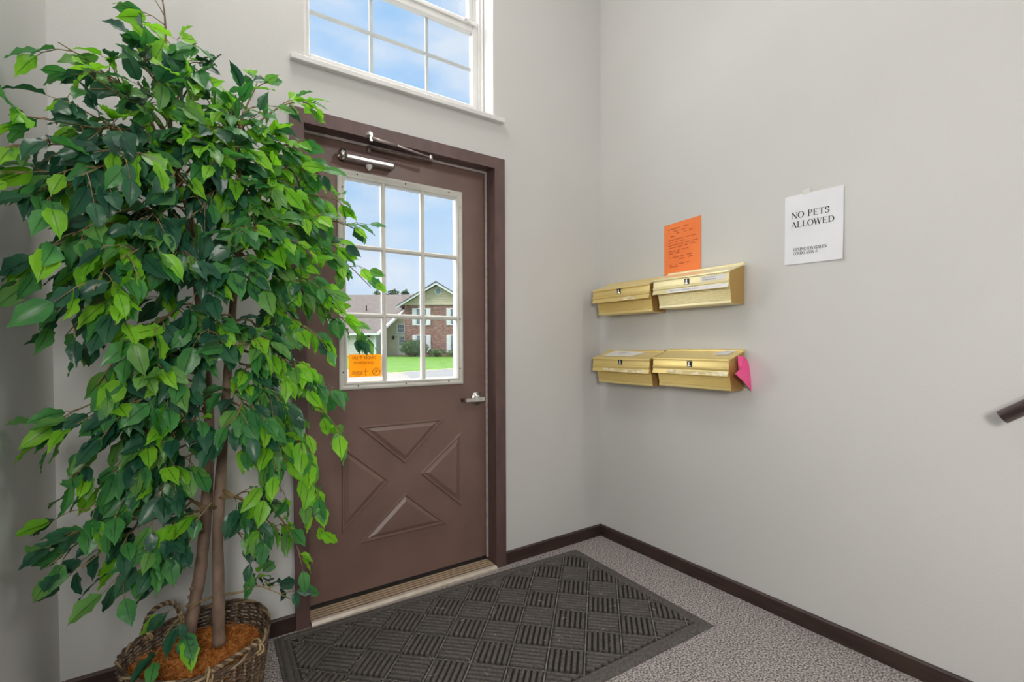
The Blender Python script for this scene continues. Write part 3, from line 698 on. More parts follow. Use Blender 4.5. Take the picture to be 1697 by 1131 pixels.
def rib(b, p0, p1, w):
    t = (p1-p0); Ln = t.length
    if Ln < 0.012: return
    t /= Ln; n_ = Vector((-t.y, t.x)); out = []
    hw = w/2; K = 4
    for (c, sg) in ((p1-t*hw, 1), (p0+t*hw, -1)):
        for k in range(K+1):
            th = -PI/2+PI*k/K; out.append((c, t*sg*math.cos(th)+n_*sg*math.sin(th)))
    n0 = len(b.v); m = len(out)
    for hgt, sc in ((0.004, 1.0), (0.0125, 0.97), (0.0155, 0.68)):
        for c, d in out:
            q = c+d*hw*sc; b.v.append((q.x, q.y, hgt))
    for lay in range(2):
        for i in range(m):
            j = (i+1) % m; b.face((n0+lay*m+i, n0+lay*m+j, n0+(lay+1)*m+j, n0+(lay+1)*m+i), True)
    b.face([n0+2*m+i for i in range(m)], True)
def clip(p0, p1, mg=0.056):
    s0 = (p0-m_tl).dot(mu), -(p0-m_tl).dot(mv); s1 = (p1-m_tl).dot(mu), -(p1-m_tl).dot(mv)
    t0, t1 = 0.0, 1.0
    for a, bb, lo, hi in ((s0[0], s1[0], mg, MLEN-mg), (s0[1], s1[1], mg, MWID-mg)):
        d = bb-a
        if abs(d) < 1e-9:
            if a < lo or a > hi: return None
            continue
        ta, tb = (lo-a)/d, (hi-a)/d
        if ta > tb: ta, tb = tb, ta
        t0, t1 = max(t0, ta), min(t1, tb)
    if t1-t0 < 1e-3: return None
    return p0.lerp(p1, t0), p0.lerp(p1, t1), (t0 > 0 or t1 < 1)
shared = {}
for i in range(-14, 14):
    for j in range(-14, 14):
        o = org+gu*(BL*i)+gv*(-BL*j)
        kind_ = (i+j) % 2
        b = MB(); cut = False; cnt = 0
        for k in range(6):
            f = 0.004+(k+0.5)/6*(BL-0.008); m0, m1 = 0.0050, BL-0.0050
            if kind_ == 0: p0, p1 = o+gu*f-gv*m0, o+gu*f-gv*m1
            else: p0, p1 = o+gu*m0-gv*f, o+gu*m1-gv*f
            c = clip(p0, p1)
            if not c: cut = True; continue
            if c[2]: cut = True
            rib(b, c[0], c[1], 0.0140); cnt += 1
        if not b.f: continue
        if cut: b.build('ribbed_square', PILE, mat)
        elif kind_ in shared:
            src, so_ = shared[kind_]; c = src.copy(); COL.objects.link(c); c.parent = mat
            c.location = (o.x-so_.x, o.y-so_.y, 0)
        else: shared[kind_] = (b.build('ribbed_square', PILE, mat), o)
# dusty seams between the squares
b = MB()
for i in range(-14, 15):
    for p0, p1 in ((org+gu*(BL*i)+gv*(BL*14), org+gu*(BL*i)-gv*(BL*14)), (org+gv*(BL*i)+gu*(BL*14), org+gv*(BL*i)-gu*(BL*14))):
        c = clip(p0, p1)
        if not c: continue
        t = (c[1]-c[0]).normalized(); n_ = Vector((-t.y, t.x))*0.0024
        b.extrude([(q.x, q.y, 0.0043) for q in (c[0]+n_, c[0]-n_, c[1]-n_, c[1]+n_)], (0, 0, 0.0030))
b.build('seams', noisy('dusty_seam', (0.10, 0.095, 0.09), (0.22, 0.21, 0.20), scale=40, rough=0.95), mat, kind='stuff')
# dry grass bits trodden onto the mat
rnd = random.Random(5); b = MB()
for _ in range(70):
    q = mp_(rnd.uniform(0.12, MLEN-0.1), rnd.uniform(0.08, MWID-0.1)); a = rnd.uniform(0, 6.28); ln = rnd.uniform(0.006, 0.030)*(1 if rnd.random() < .8 else 1.6)
    t = Vector((math.cos(a), math.sin(a), 0)); n_ = Vector((-t.y, t.x, 0)); p = Vector((q.x, q.y, 0.0162)); bend = rnd.uniform(-.3, .3)
    b.tube([p, p+t*ln*0.5+n_*bend*ln, p+t*ln], 0.0005, 3)
b.build('grass_bits', noisy('dry_grass', (0.50, 0.42, 0.28), (0.70, 0.62, 0.45), scale=20, rough=0.8), label='pale dry grass bits scattered over the charcoal door mat', cat='grass bits', kind='stuff')

# ------------------------------------------------------------------ lettering: stroke glyphs, serif pen or plain marker
def arc(cx, cy, rx, ry, a0, a1, n=14): return [(cx+rx*math.cos(math.radians(lerp(a0, a1, k/n))), cy+ry*math.sin(math.radians(lerp(a0, a1, k/n)))) for k in range(n+1)]
# each glyph: advance, list of (mode, points); T thick, t thin, c pen curve; serifs: list of (x, y, half width)
G = {
 'N': (0.86, [('t', [(.14,0),(.14,1)]), ('T', [(.14,.97),(.70,.03)]), ('t', [(.70,0),(.70,1)])], [(.14,0,.12),(.10,1,.10),(.70,1,.12)]),
 'O': (0.86, [('c', arc(.42,.5,.34,.49,0,360,24))], []),
 'P': (0.70, [('T', [(.17,0),(.17,1)]), ('c', [(.17,.97)]+arc(.34,.74,.24,.23,90,-90,12)+[(.17,.51)])], [(.17,0,.15),(.14,1,.10)]),
 'E': (0.74, [('T', [(.17,0),(.17,1)]), ('t', [(.17,.97),(.62,.97)]), ('t', [(.17,.52),(.46,.52)]), ('t', [(.17,.03),(.64,.03)]), ('t', [(.61,.99),(.61,.78)]), ('t', [(.63,.01),(.66,.26)]), ('t', [(.46,.62),(.46,.42)])], [(.14,0,.10),(.14,1,.10)]),
 'T': (0.74, [('T', [(.36,0),(.36,1)]), ('t', [(.05,.97),(.67,.97)]), ('t', [(.06,.99),(.06,.74)]), ('t', [(.66,.99),(.66,.74)])], [(.36,0,.14)]),
 'S': (0.62, [('c', [(.50,.76)]+arc(.29,.755,.20,.225,25,250,14)+arc(.29,.27,.225,.255,75,-155,14)), ('t', [(.51,.99),(.50,.72)]), ('t', [(.06,.02),(.07,.30)])], []),
 'A': (0.82, [('t', [(.08,0),(.40,1)]), ('T', [(.38,.98),(.70,0)]), ('t', [(.20,.34),(.58,.34)])], [(.08,0,.11),(.70,0,.14)]),
 'L': (0.70, [('T', [(.17,0),(.17,1)]), ('t', [(.17,.03),(.60,.03)]), ('t', [(.60,.01),(.63,.30)])], [(.17,1,.15),(.12,0,.10)]),
 'W': (1.08, [('T', [(.08,1),(.30,0)]), ('t', [(.30,0),(.52,.98)]), ('T', [(.50,1),(.74,0)]), ('t', [(.74,0),(.96,1)])], [(.08,1,.13),(.52,1,.12),(.96,1,.10)]),
 'D': (0.84, [('T', [(.17,0),(.17,1)]), ('c', [(.17,.97)]+arc(.34,.5,.40,.47,90,-90,18)+[(.17,.03)])], [(.13,0,.10),(.13,1,.10)]),
 'X': (0.80, [('T', [(.08,1),(.68,0)]), ('t', [(.68,1),(.08,0)])], [(.10,1,.12),(.66,1,.11),(.10,0,.11),(.68,0,.13)]),
 'I': (0.42, [('T', [(.2,0),(.2,1)])], [(.2,0,.14),(.2,1,.14)]),
 'G': (0.86, [('c', [(.70,.76)]+arc(.42,.5,.34,.49,35,325,20)), ('T', [(.70,.40),(.70,.05)]), ('t', [(.71,.98),(.70,.70)])], [(.66,.40,.14)]),
 'R': (0.80, [('T', [(.17,0),(.17,1)]), ('c', [(.17,.97)]+arc(.34,.75,.22,.22,90,-90,12)+[(.17,.53)]), ('T', [(.36,.52),(.70,.02)])], [(.17,0,.15),(.14,1,.10),(.70,0,.10)]),
 'C': (0.82, [('c', [(.70,.74)]+arc(.42,.5,.34,.49,38,322,20)), ('t', [(.71,.98),(.70,.68)])], []),
 'M': (1.0, [('t', [(.14,0),(.14,1)]), ('T', [(.14,.98),(.46,.05)]), ('t', [(.46,.05),(.78,1)]), ('T', [(.80,0),(.80,1)])], [(.14,0,.12),(.12,1,.10),(.80,0,.14),(.82,1,.11)]),
 'V': (0.80, [('T', [(.08,1),(.38,0)]), ('t', [(.38,0),(.68,1)])], []),
 'U': (0.80, [('T', [(.14,1),(.14,.3)]), ('c', arc(.38,.28,.24,.26,180,360,10)), ('t', [(.62,.3),(.62,1)])], []),
 'J': (0.5, [('T', [(.34,1),(.34,.2)]), ('c', arc(.2,.22,.14,.2,0,-170,8))], []),
 '#': (0.66, [('t', [(.2,0),(.3,1)]), ('t', [(.42,0),(.52,1)]), ('t', [(.06,.34),(.60,.34)]), ('t', [(.1,.66),(.64,.66)])], []),
 '1': (0.46, [('T', [(.24,0),(.24,1)]), ('t', [(.08,.82),(.24,.99)])], [(.24,0,.13)]),
 ' ': (0.42, [], []),
}
def ribbon(b, pts, wf, put):
    for k in range(len(pts)-1):
        (x0, y0), (x1, y1) = pts[k], pts[k+1]; dx, dy = x1-x0, y1-y0; ln = math.hypot(dx, dy)
        if ln < 1e-9: continue
        w = wf(dx/ln, dy/ln)/2; nx, ny = -dy/ln*w, dx/ln*w; ex_, ey = dx/ln*w*0.25, dy/ln*w*0.25
        b.poly([put(x0+nx-ex_, y0+ny-ey), put(x0-nx-ex_, y0-ny-ey), put(x1-nx+ex_, y1-ny+ey), put(x1+nx+ex_, y1+ny+ey)])
def text(b, s, put, x, y, h, width=None, serif=True, thick=0.15, thin=0.05, jit=0, mirror=False):
    adv = sum(G[c][0] for c in s); k = (width/(adv*h)) if width else 1.0
    for c in s:
        a, strokes, ser = G[c]
        oy = random.uniform(-jit, jit)*h
        for mode, pts in strokes:
            P = [(x+(a-0.06-px if mirror else px)*h*k, y+oy+py*h) for px, py in pts]
            if not serif: wf = lambda dx, dy: thick*h
            elif mode == 'T': wf = lambda dx, dy: thick*h
            elif mode == 't': wf = lambda dx, dy: thin*h
            else: wf = lambda dx, dy: (thin+(thick-thin)*abs(dy)**1.5)*h
            ribbon(b, P, wf, put)
        if serif:
            for sx_, sy_, hw in ser:
                yy = y+sy_*h+(0.02*h if sy_ == 0 else -0.02*h); ribbon(b, [(x+(sx_-hw)*h*k, yy), (x+(sx_+hw)*h*k, yy)], lambda dx, dy: 0.045*h, put)
        x += a*h*k

# ------------------------------------------------------------------ NO PETS sign on the right wall (letter size, curling off at its right edge)
PW, PH = 0.2159, 0.2794
sy0, sz1 = 1.0195, 1.7555
def sign_pt(u, v, lift=0.0):          # u 0..PW to the right (towards -Y), v 0..PH down from the top
    uu = u/PW; vv = v/PH
    bow = 0.0022 + 0.016*max(0, uu-0.55)**2*(0.5+vv) + 0.010*max(0, vv-0.55)**2*(0.4+uu)
    return (R-bow-lift, sy0-u, sz1-v-0.0055*uu*1.0)
sg = empty('paper_sign', (R, sy0, sz1), label='white printed NO PETS ALLOWED sheet taped to the right wall', cat='sign')
b = MB(); b.grid(lambda u, v: sign_pt(u*PW, v*PH), 12, 12); b.build('sheet', PAPER, sg)
b = MB(); lift = 0.0005
def put_sign(x, y): return sign_pt(x, -y, lift)
text(b, 'NO PETS', put_sign, PW*0.12, -PH*0.335, PH*0.088, PW*0.66, thick=0.17, thin=0.055)
text(b, 'ALLOWED', put_sign, PW*0.115, -PH*0.470, PH*0.085, PW*0.745, thick=0.17, thin=0.055)
text(b, 'LEXINGTON GREEN', put_sign, PW*0.165, -PH*0.812, PH*0.043, PW*0.575, thick=0.17, thin=0.06)
text(b, 'CONDO ASSN #1', put_sign, PW*0.160, -PH*0.868, PH*0.041, PW*0.44, thick=0.17, thin=0.06)
b.build('lettering', INK, sg, label='black serif lettering')
MB().grid(lambda u, v: (R-0.0028, sy0-PW*(0.33+0.12*u), sz1+0.012-0.020*v+0.004*u), 2, 2).build('tape', TAPE, sg)

# ------------------------------------------------------------------ orange handwritten note behind the upper mailbox
nt_ = empty('handwritten_note', (R, 1.628, 1.764), label='orange sheet with dark handwriting standing behind the upper right mailbox', cat='note')
def note_pt(u, v, lift=0.0): return (R-0.0020-0.0012*math.sin(PI*u/PW)-0.003*(v/PH)-lift, 1.6275-u-0.005*v/PH*(1-u/PW), 1.764-v+0.010*u/PW-0.002)
b = MB(); b.grid(lambda u, v: note_pt(u*PW, v*0.277), 8, 10); b.build('sheet', ORANGE, nt_)
b = MB(); rnd = random.Random(11)
def scribble(b, x, y, w, h, put, th):
    n = max(6, int(w/h*5)); pts = []
    for k in range(n+1):
        pts.append((x+w*k/n+rnd.uniform(-.2, .2)*h, y+h*(0.5+0.5*math.sin(k*2.1+rnd.uniform(-.8, .8))*rnd.uniform(.4, 1.2))))
    ribbon(b, pts, lambda dx, dy: th, put)
lines = [(0.10, .20, [(.12,.46),(.54,.68)]), (0.15, .2, [(.27,.40),(.49,.62)]), (0.195, .2, [(.35,.46),(.55,.62),(.70,.80)]), (0.235, .2, [(.19,.31)]),
         (0.30, .2, [(.13,.30),(.34,.54),(.60,.72),(.76,.88)]), (0.345, .2, [(.13,.26),(.32,.40),(.45,.58)]), (0.395, .2, [(.12,.40),(.43,.56),(.60,.72),(.76,.92)]),
         (0.44, .2, [(.14,.33),(.36,.54),(.58,.66),(.74,.86)]), (0.505, .2, [(.13,.30),(.36,.46),(.50,.62),(.64,.68)]), (0.545, .2, [(.14,.26),(.30,.44)]),
         (0.62, .2, [(.14,.20),(.24,.42),(.46,.56),(.64,.78)]), (0.665, .2, [(.42,.58),(.68,.80)]), (0.755, .2, [(.14,.24),(.30,.36),(.42,.58),(.62,.70)]), (0.79, .2, [(.16,.42)])]
for v, _, ws in lines:
    for a0, a1 in ws: scribble(b, PW*a0, -PH*v-0.004, PW*(a1-a0), 0.0085, lambda x, y: note_pt(x, -y, 0.0005), 0.0011)
b.build('handwriting', RUSTINK, nt_, label='dark red handwriting')

# ------------------------------------------------------------------ orange notice taped outside the door glass (its writing shows through reversed)
ny = SF+0.0135
q0 = at(577.5, 588.0, 1, ny); q1 = at(631.3, 623.8, 1, ny); nx0, nx1, nz1, nz0 = q0.x, q1.x, q0.z, q1.z
wn = empty('window_notice', (nx0, ny, nz0), label='orange notice with reversed marker writing in the lower left door pane', cat='notice')
MB().box((nx0, ny-0.0006, nz0), (nx1, ny, nz1)).build('sheet', AMBER, wn)
nw, nh = nx1-nx0, nz1-nz0
putn = lambda x, y: (nx0+x, ny-0.0011, nz0+y)
b = MB()
text(b, 'NU T MONO', putn, nw*0.11, nh*0.79, nh*0.115, nw*0.74, serif=False, thick=0.17, jit=0.05, mirror=True)
text(b, 'OVNOACOU', putn, nw*0.14, nh*0.58, nh*0.10, nw*0.66, serif=False, thick=0.17, jit=0.06, mirror=True)
text(b, 'EJNOE', putn, nw*0.10, nh*0.15, nh*0.10, nw*0.32, serif=False, thick=0.17, jit=0.06, mirror=True)
ribbon(b, [(nw*0.09, nh*0.12), (nw*0.43, nh*0.12)], lambda dx, dy: nh*0.018, putn)
text(b, 'AON', putn, nw*0.17, nh*0.03, nh*0.05, nw*0.18, serif=False, thick=0.2)
ribbon(b, [(nw*0.515, nh*0.03), (nw*0.515, nh*0.35)], lambda dx, dy: nh*0.026, putn)
ribbon(b, [(nw*0.455, nh*0.23), (nw*0.515, nh*0.26), (nw*0.575, nh*0.23)], lambda dx, dy: nh*0.026, putn)
cxn, cyn = nw*0.85, nh*0.21
ribbon(b, [(cxn+nw*0.118*math.cos(t/24*2*PI), cyn+nh*0.165*math.sin(t/24*2*PI)) for t in range(25)], lambda dx, dy: nh*0.026, putn)
ribbon(b, [(cxn-nw*.07, cyn-nh*.10), (cxn+nw*.05, cyn+nh*.09)], lambda dx, dy: nh*0.024, putn)
ribbon(b, [(cxn-nw*.07, cyn+nh*.02), (cxn-nw*.02, cyn+nh*.07), (cxn+nw*.01, cyn), (cxn+nw*.06, cyn+nh*.03)], lambda dx, dy: nh*0.024, putn)
b.build('marker_writing', OCHREINK, wn, label='ochre marker writing')

# ------------------------------------------------------------------ four gold mailboxes on the right wall
def mailbox(top, y0, y1, label, lock_px, labels, lid_mat, body_mat):
    # y0 < y1: right and left end of the body; distances d run from the wall into the room
    rt = empty('mailbox', (R, (y0+y1)/2, top-0.184), label=label, cat='mailbox', group='gold mailboxes on the right wall')
    Q = lambda d, z: (R-d, y0, top+z)
    side = [(0.006, -0.004), (0.124, -0.050), (0.118, -0.095), (0.101, -0.178), (0.098, -0.184), (0.006, -0.184)]
    b = MB()
    fr = [(0.124, -0.052), (0.1185, -0.095)]
    n = 13                                              # fluted front
    for k in range(n):
        z0 = lerp(-0.097, -0.166, k/n); z1 = lerp(-0.097, -0.166, (k+1)/n); d0 = lerp(0.1185, 0.1035, k/n); d1 = lerp(0.1185, 0.1035, (k+1)/n)
        fr += [(d0, z0), (d0+0.0013, lerp(z0, z1, .25)), (d0+0.0013, lerp(z0, z1, .7)), (d1, lerp(z0, z1, .95))]
    fr += [(0.1035, -0.167), (0.1065, -0.170), (0.1065, -0.180), (0.1025, -0.184)]
    outl = [(0.006, -0.004)] + fr + [(0.006, -0.184)]
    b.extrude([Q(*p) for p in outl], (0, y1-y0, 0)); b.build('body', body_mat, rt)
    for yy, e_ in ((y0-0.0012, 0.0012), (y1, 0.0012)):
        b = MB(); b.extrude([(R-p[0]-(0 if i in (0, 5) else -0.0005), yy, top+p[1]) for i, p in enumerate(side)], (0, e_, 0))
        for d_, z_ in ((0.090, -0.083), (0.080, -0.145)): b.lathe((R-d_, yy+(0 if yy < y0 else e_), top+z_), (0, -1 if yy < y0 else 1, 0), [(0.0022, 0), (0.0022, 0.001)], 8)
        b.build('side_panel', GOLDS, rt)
    la, lb = y0-0.009, y1+0.012                           # lid, a little wider than the body
    ld_ = [(0.008, -0.012), (0.008, -0.002), (0.012, 0.0), (0.022, 0.0), (0.026, -0.004), (0.026, -0.009), (0.034, -0.0105), (0.060, -0.0190), (0.128, -0.0410), (0.134, -0.0405), (0.140, -0.0440), (0.1425, -0.0500),
           (0.1372, -0.0535), (0.1373, -0.0560), (0.1360, -0.0564), (0.1360, -0.0575), (0.1374, -0.0580), (0.1383, -0.0780), (0.1370, -0.0784), (0.1370, -0.0796), (0.1385, -0.0800), (0.1385, -0.0820), (0.1420, -0.0855), (0.1410, -0.0930), (0.1380, -0.0955), (0.1452, -0.1165), (0.1427, -0.1175), (0.1325, -0.0960), (0.1325, -0.056), (0.125, -0.046), (0.030, -0.016)]
    b = MB(); b.extrude([(R-d, la, top+z) for d, z in ld_], (0, lb-la, 0)); lid = b.build('lid', lid_mat, rt)
    # lock: dark square plate with a bright hooked catch
    p = at(lock_px[0], lock_px[1], 0, R-0.1390); w = 0.0125
    b = MB(); b.extrude([(R-0.1394, p.y-w, p.z+0.0135), (R-0.1394, p.y+w, p.z+0.0135), (R-0.1375, p.y+w, p.z-0.0135), (R-0.1375, p.y-w, p.z-0.0135)], (-0.0018, 0, 0)); lk = b.build('lock', BLACK, rt)
    b = MB(); b.box((R-0.1450, p.y-0.003, p.z-0.006), (R-0.1400, p.y+0.003, p.z+0.009), 0.001); b.box((R-0.1445, p.y-0.008, p.z-0.012), (R-0.1385, p.y+0.007, p.z-0.006), 0.001); b.build('catch', STEEL, lk)
    for (ya, yb, za, zb_, m_, nm, dk) in labels:
        b = MB(); dd0 = 0.1372 if za > -0.09 else 0.1395
        if za > -0.09: f = lambda z: lerp(0.1370, 0.1385, (-z-0.0535)/0.0285)+0.0006
        else: f = lambda z: lerp(0.1380, 0.1452, (-z-0.0955)/0.021)+0.0006
        b.poly([(R-f(za), ya, top+za), (R-f(za), yb, top+za), (R-f(zb_), yb, top+zb_), (R-f(zb_), ya, top+zb_)])
        lb_ = b.build(nm, m_, rt)
        if dk:
            rr = random.Random(int(abs(za)*1e4)+int(ya*1000)); b = MB()
            for row in range(dk[0]):
                zc = lerp(za, zb_, (row+0.6)/(dk[0]+0.2)); yy = yb-0.01
                stop = ya+(yb-ya)*dk[1]
                while yy > stop:
                    w_ = rr.uniform(0.002, 0.007); hh = 0.0022
                    b.poly([(R-f(zc)-0.0004, yy, top+zc+hh), (R-f(zc)-0.0004, yy-w_, top+zc+hh), (R-f(zc)-0.0004, yy-w_, top+zc-hh), (R-f(zc)-0.0004, yy, top+zc-hh)])
                    yy -= w_+rr.uniform(0.002, 0.006)
            b.build('print', noisy('grey_print', (0.20,0.19,0.20),(0.42,0.40,0.40), scale=200, rough=.7), lb_)
    return rt
WORN = noisy('worn_label', (0.62, 0.50, 0.24), (0.82, 0.76, 0.58), scale=60, rough=0.6, lo=.45, hi=.6, stretch=(1, .4, 1))
mailbox(1.511, 1.193, 1.573, 'pale gold mailbox below the orange note, upper right of the four', (1138.3, 466.8),
        [(1.200, 1.320, -0.058, -0.079, LABEL, 'name_label', (2, 0.35)), (1.186, 1.500, -0.0985, -0.1150, LABEL, 'label_strip', (1, 0.45))], GOLDL, GOLDL)
mailbox(1.500, 1.617, 1.999, 'gold mailbox in the wall corner, upper left of the four', (1025.5, 483.2),
        [(1.690, 1.800, -0.0985, -0.1150, WORN, 'worn_label', None)], GOLD, GOLD)
mailbox(1.127, 1.193, 1.573, 'gold mailbox with a pink paper at its side, lower right of the four', (1142.5, 603.5),
        [(1.186, 1.500, -0.0985, -0.1150, WORN, 'label_strip', None)], GOLD, GOLD)
mailbox(1.119, 1.617, 1.999, 'gold mailbox with a white envelope on its lid, lower left of the four', (1028, 600.5),
        [(1.640, 1.930, -0.0985, -0.1150, WORN, 'label_strip', None)], GOLD, GOLD)
# letters lying on the lower lids
def lid_z(top, d): return top - 0.0190 - (d-0.060)*(0.0220/0.068) if d > 0.034 else top-0.0105
def lay(px, py, top, lift=0.0016):            # a point of the sloped lid top
    p = at(px, py, 0, R-0.09)
    for _ in range(12):
        # intersect the ray with the lid plane z = lid_z(d)
        r_ = ray(px, py); k = 0.0220/0.068
        # z = top-0.019-(R-x-0.06)*k
        t = (top-0.019-k*(R-0.06)-CAM.z)/(r_.z-k*r_.x); p = CAM+r_*t
    return Vector((p.x, p.y, p.z+lift))
def letter(name, corners, top, label, mat, marks):
    c = [lay(px, py, top) for px, py in corners]
    m_ = sum(c, Vector())/4
    rt = empty(name, (m_.x, m_.y, m_.z), label=label, cat='envelope' if 'envelope' in label else 'paper slip')
    b = MB(); b.extrude(c, (0, 0, 0.0016)); b.build('sheet', mat, rt)
    if marks:
        b = MB(); rr = random.Random(8)
        for k in range(5):
            u0 = rr.uniform(.3, .5); u1 = u0+rr.uniform(.1, .25); v_ = 0.25+k*0.1
            f = lambda u, v: c[0].lerp(c[1], u).lerp(c[3].lerp(c[2], u), v)+Vector((0, 0, 0.0022))
            b.poly([f(u0, v_), f(u1, v_), f(u1, v_+.035), f(u0, v_+.035)])
        b.build('address', noisy('grey_address', (.22,.2,.2),(.4,.38,.38),scale=100,rough=.7), rt)
letter('envelope', [(1019, 582.2), (1070, 584.5), (1049, 590.6), (1000.5, 591.0)], 1.119, 'white addressed envelope lying on the lower left mailbox', ENV, True)
letter('paper_slip', [(1193, 584.0), (1219, 582.3), (1207, 589.0), (1182.5, 589.2)], 1.127, 'small grey white paper slip on the lower right mailbox', noisy('slip_paper', (.55,.54,.56),(.62,.61,.63),scale=20,rough=.7), False)
# pink paper curling out beside the lower right mailbox
pk = empty('pink_paper', tuple(at(1235, 615, 1, 1.172)), label='bright pink paper curling from the side of the lower right mailbox', cat='paper')
A1, B1, C1 = at(1222.5, 589.5, 1, 1.181), at(1236.5, 593.5, 1, 1.176), at(1218, 619.6, 1, 1.150)
D1, E1 = at(1244.5, 648.6, 1, 1.158), at(1251.4, 635, 1, 1.172)
Bk = at(1224, 622, 1, 1.182)
b = MB()
def flap(u, v):          # front fold: from the curled edge B-C to the lower edge E-D
    e_ = B1.lerp(C1, v)+Vector((0.010, 0.004, -0.008))*math.sin(PI*v)
    f_ = E1.lerp(D1, v)
    return e_.lerp(f_, u)+Vector((0, -0.006, 0))*math.sin(PI*u)
b.grid(flap, 6, 6)
def backp(u, v):
    e_ = B1.lerp(C1, v)+Vector((0.010, 0.004, -0.008))*math.sin(PI*v)
    g_ = A1.lerp(Bk, v)
    return e_.lerp(g_, u)+Vector((0, -0.006, 0))*math.sin(PI*u)
b.grid(backp, 4, 6)
b.build('curled_sheet', PINK, pk)

# ------------------------------------------------------------------ handrail end on the right wall
hr = empty('handrail', (R, 0.357, 0.93), label='dark bronze tubular handrail end by the right edge', cat='handrail')
hs0 = at(1661.5, 691.5, 0, R-0.07); hdir = Vector((0, -0.058, 0.043)).normalized()
b = MB(); rr_ = 0.0205
b.tube([hs0, hs0+hdir*0.5, hs0+hdir*1.0, hs0+hdir*1.9], rr_, 28); b.build('rail', RAIL, hr)
b = MB(); b.lathe(hs0-hdir*0.0015, hdir, [(rr_*0.96, 0), (rr_*1.0, 0.0015)], 28); b.build('end_cap', RAIL, hr)
for k in (0.45, 1.5):
    p = hs0+hdir*k; b = MB(); b.tube([p+Vector((0, 0, -0.018)), p+Vector((0, 0, -0.05)), p+Vector((0.03, 0, -0.075)), Vector((R-0.004, p.y, p.z-0.075))], 0.007, 8)
    b.lathe((R, p.y, p.z-0.075), (-1, 0, 0), [(0.03, 0), (0.03, 0.005)], 16); b.build('bracket', RAIL, hr)

# ------------------------------------------------------------------ basket
BC = Vector((0.026, 1.722)); BRX, BRY, BHT = 0.186, 0.206, 0.262
WICK = noisy('dark_wicker', (0.040, 0.025, 0.016), (0.19, 0.125, 0.078), scale=38, rough=0.6, stretch=(1, 1, 3), bump=0.4, bscale=90)
WICK2 = noisy('pale_willow', (0.20, 0.135, 0.075), (0.40, 0.30, 0.18), scale=30, rough=0.6)
bk = empty('basket', (BC.x, BC.y, 0), label='brown wicker basket with loop handles standing on the carpet below the plant', cat='basket')
def bpt(th, z, off=0.0):
    k = lerp(0.80, 1.0, (z/BHT)**0.8) if z > 0 else 0.80
    wob = 1+0.025*math.sin(2*th+0.6)
    rx, ry = (BRX*k*wob+off), (BRY*k*wob+off)
    zz = z+(0.010*math.sin(th*2+0.4) if z > BHT*0.6 else 0)*(z/BHT)
    return Vector((BC.x+rx*math.cos(th), BC.y+ry*math.sin(th), zz))
NS = 34
b = MB(); rnd = random.Random(3)
nrow = 46
for r_ in range(nrow):
    z = 0.008+(BHT-0.016)*r_/(nrow-1); pts = []
    for k in range(NS*3):
        th = 2*PI*k/(NS*3); ph = (k/3.0+r_)*PI
        pts.append(bpt(th, z+rnd.uniform(-.0022, .0022), 0.0045*math.cos(ph)))
    b.tube(pts, [0.0027*rnd.uniform(0.75, 1.25) for _ in pts], 4, closed=True)
b.build('weave', WICK, bk, kind='stuff')
b = MB()
for k in range(NS):
    th = 2*PI*k/NS+PI/NS*0; b.tube([bpt(th, z) for z in (0.004, 0.08, 0.16, BHT)], 0.0040, 5)
b.build('stakes', WICK2, bk, kind='stuff')
for sgn in range(3):                                      # rim of three twisted rods
    pts = []
    for k in range(110):
        th = 2*PI*k/110; a = k*2*PI/9.16+sgn*2*PI/3; p = bpt(th, BHT); c_ = Vector((math.cos(th), math.sin(th), 0))
        pts.append(p+c_*0.0048*math.cos(a)+Vector((0, 0, 0.0048*math.sin(a)+0.002)))
    MB().tube(pts, [0.0040+0.0008*math.sin(i*1.7) for i in range(110)], 6, closed=True).build('rim_rod', WICK2 if sgn == 0 else WICK, bk)
MB().lathe((BC.x, BC.y, 0.004), (0, 0, 1), [(BRX*0.78, 0), (BRX*0.78, 0.006)], 24).build('bottom', WICK, bk)
def handle(thA, thB, rise, outw, name='handle'):
    pA, pB = bpt(thA, BHT), bpt(thB, BHT); m = (pA+pB)/2-Vector((BC.x, BC.y, BHT)); m.z = 0; m.normalize()
    base = []
    for k in range(46):
        t = k/45; s_ = math.sin(PI*t)**0.75
        base.append(pA.lerp(pB, 0.5-0.5*math.cos(PI*t))+Vector((0, 0, rise*s_+0.006))+m*outw*s_)
    hb = None
    for sgn in range(2):
        b = MB(); pts = []
        for k, p in enumerate(base):
            t = (base[min(k+1, 45)]-base[max(k-1, 0)]).normalized(); n_ = t.orthogonal().normalized(); q = t.cross(n_); a = k*1.15+sgn*PI
            n_ = m-t*m.dot(t); n_ = n_.normalized() if n_.length > .1 else q; q = t.cross(n_)
            pts.append(p+n_*0.0042*math.cos(a)+q*0.0042*math.sin(a))
        b.tube(pts, 0.0044, 6); o = b.build(name, WICK2 if sgn else WICK, bk)
def th_of(px, py):
    p = at(px, py, 2, BHT+0.005); return math.atan2((p.y-BC.y)/BRY, (p.x-BC.x)/BRX)
handle(th_of(236, 1046), th_of(297, 1016), 0.060, 0.012)
handle(th_of(345, 1124), th_of(420, 1064), 0.012, 0.010)
RAFFIA = noisy('pale_raffia', (0.30, 0.20, 0.10), (0.48, 0.36, 0.20), scale=40, rough=0.7)
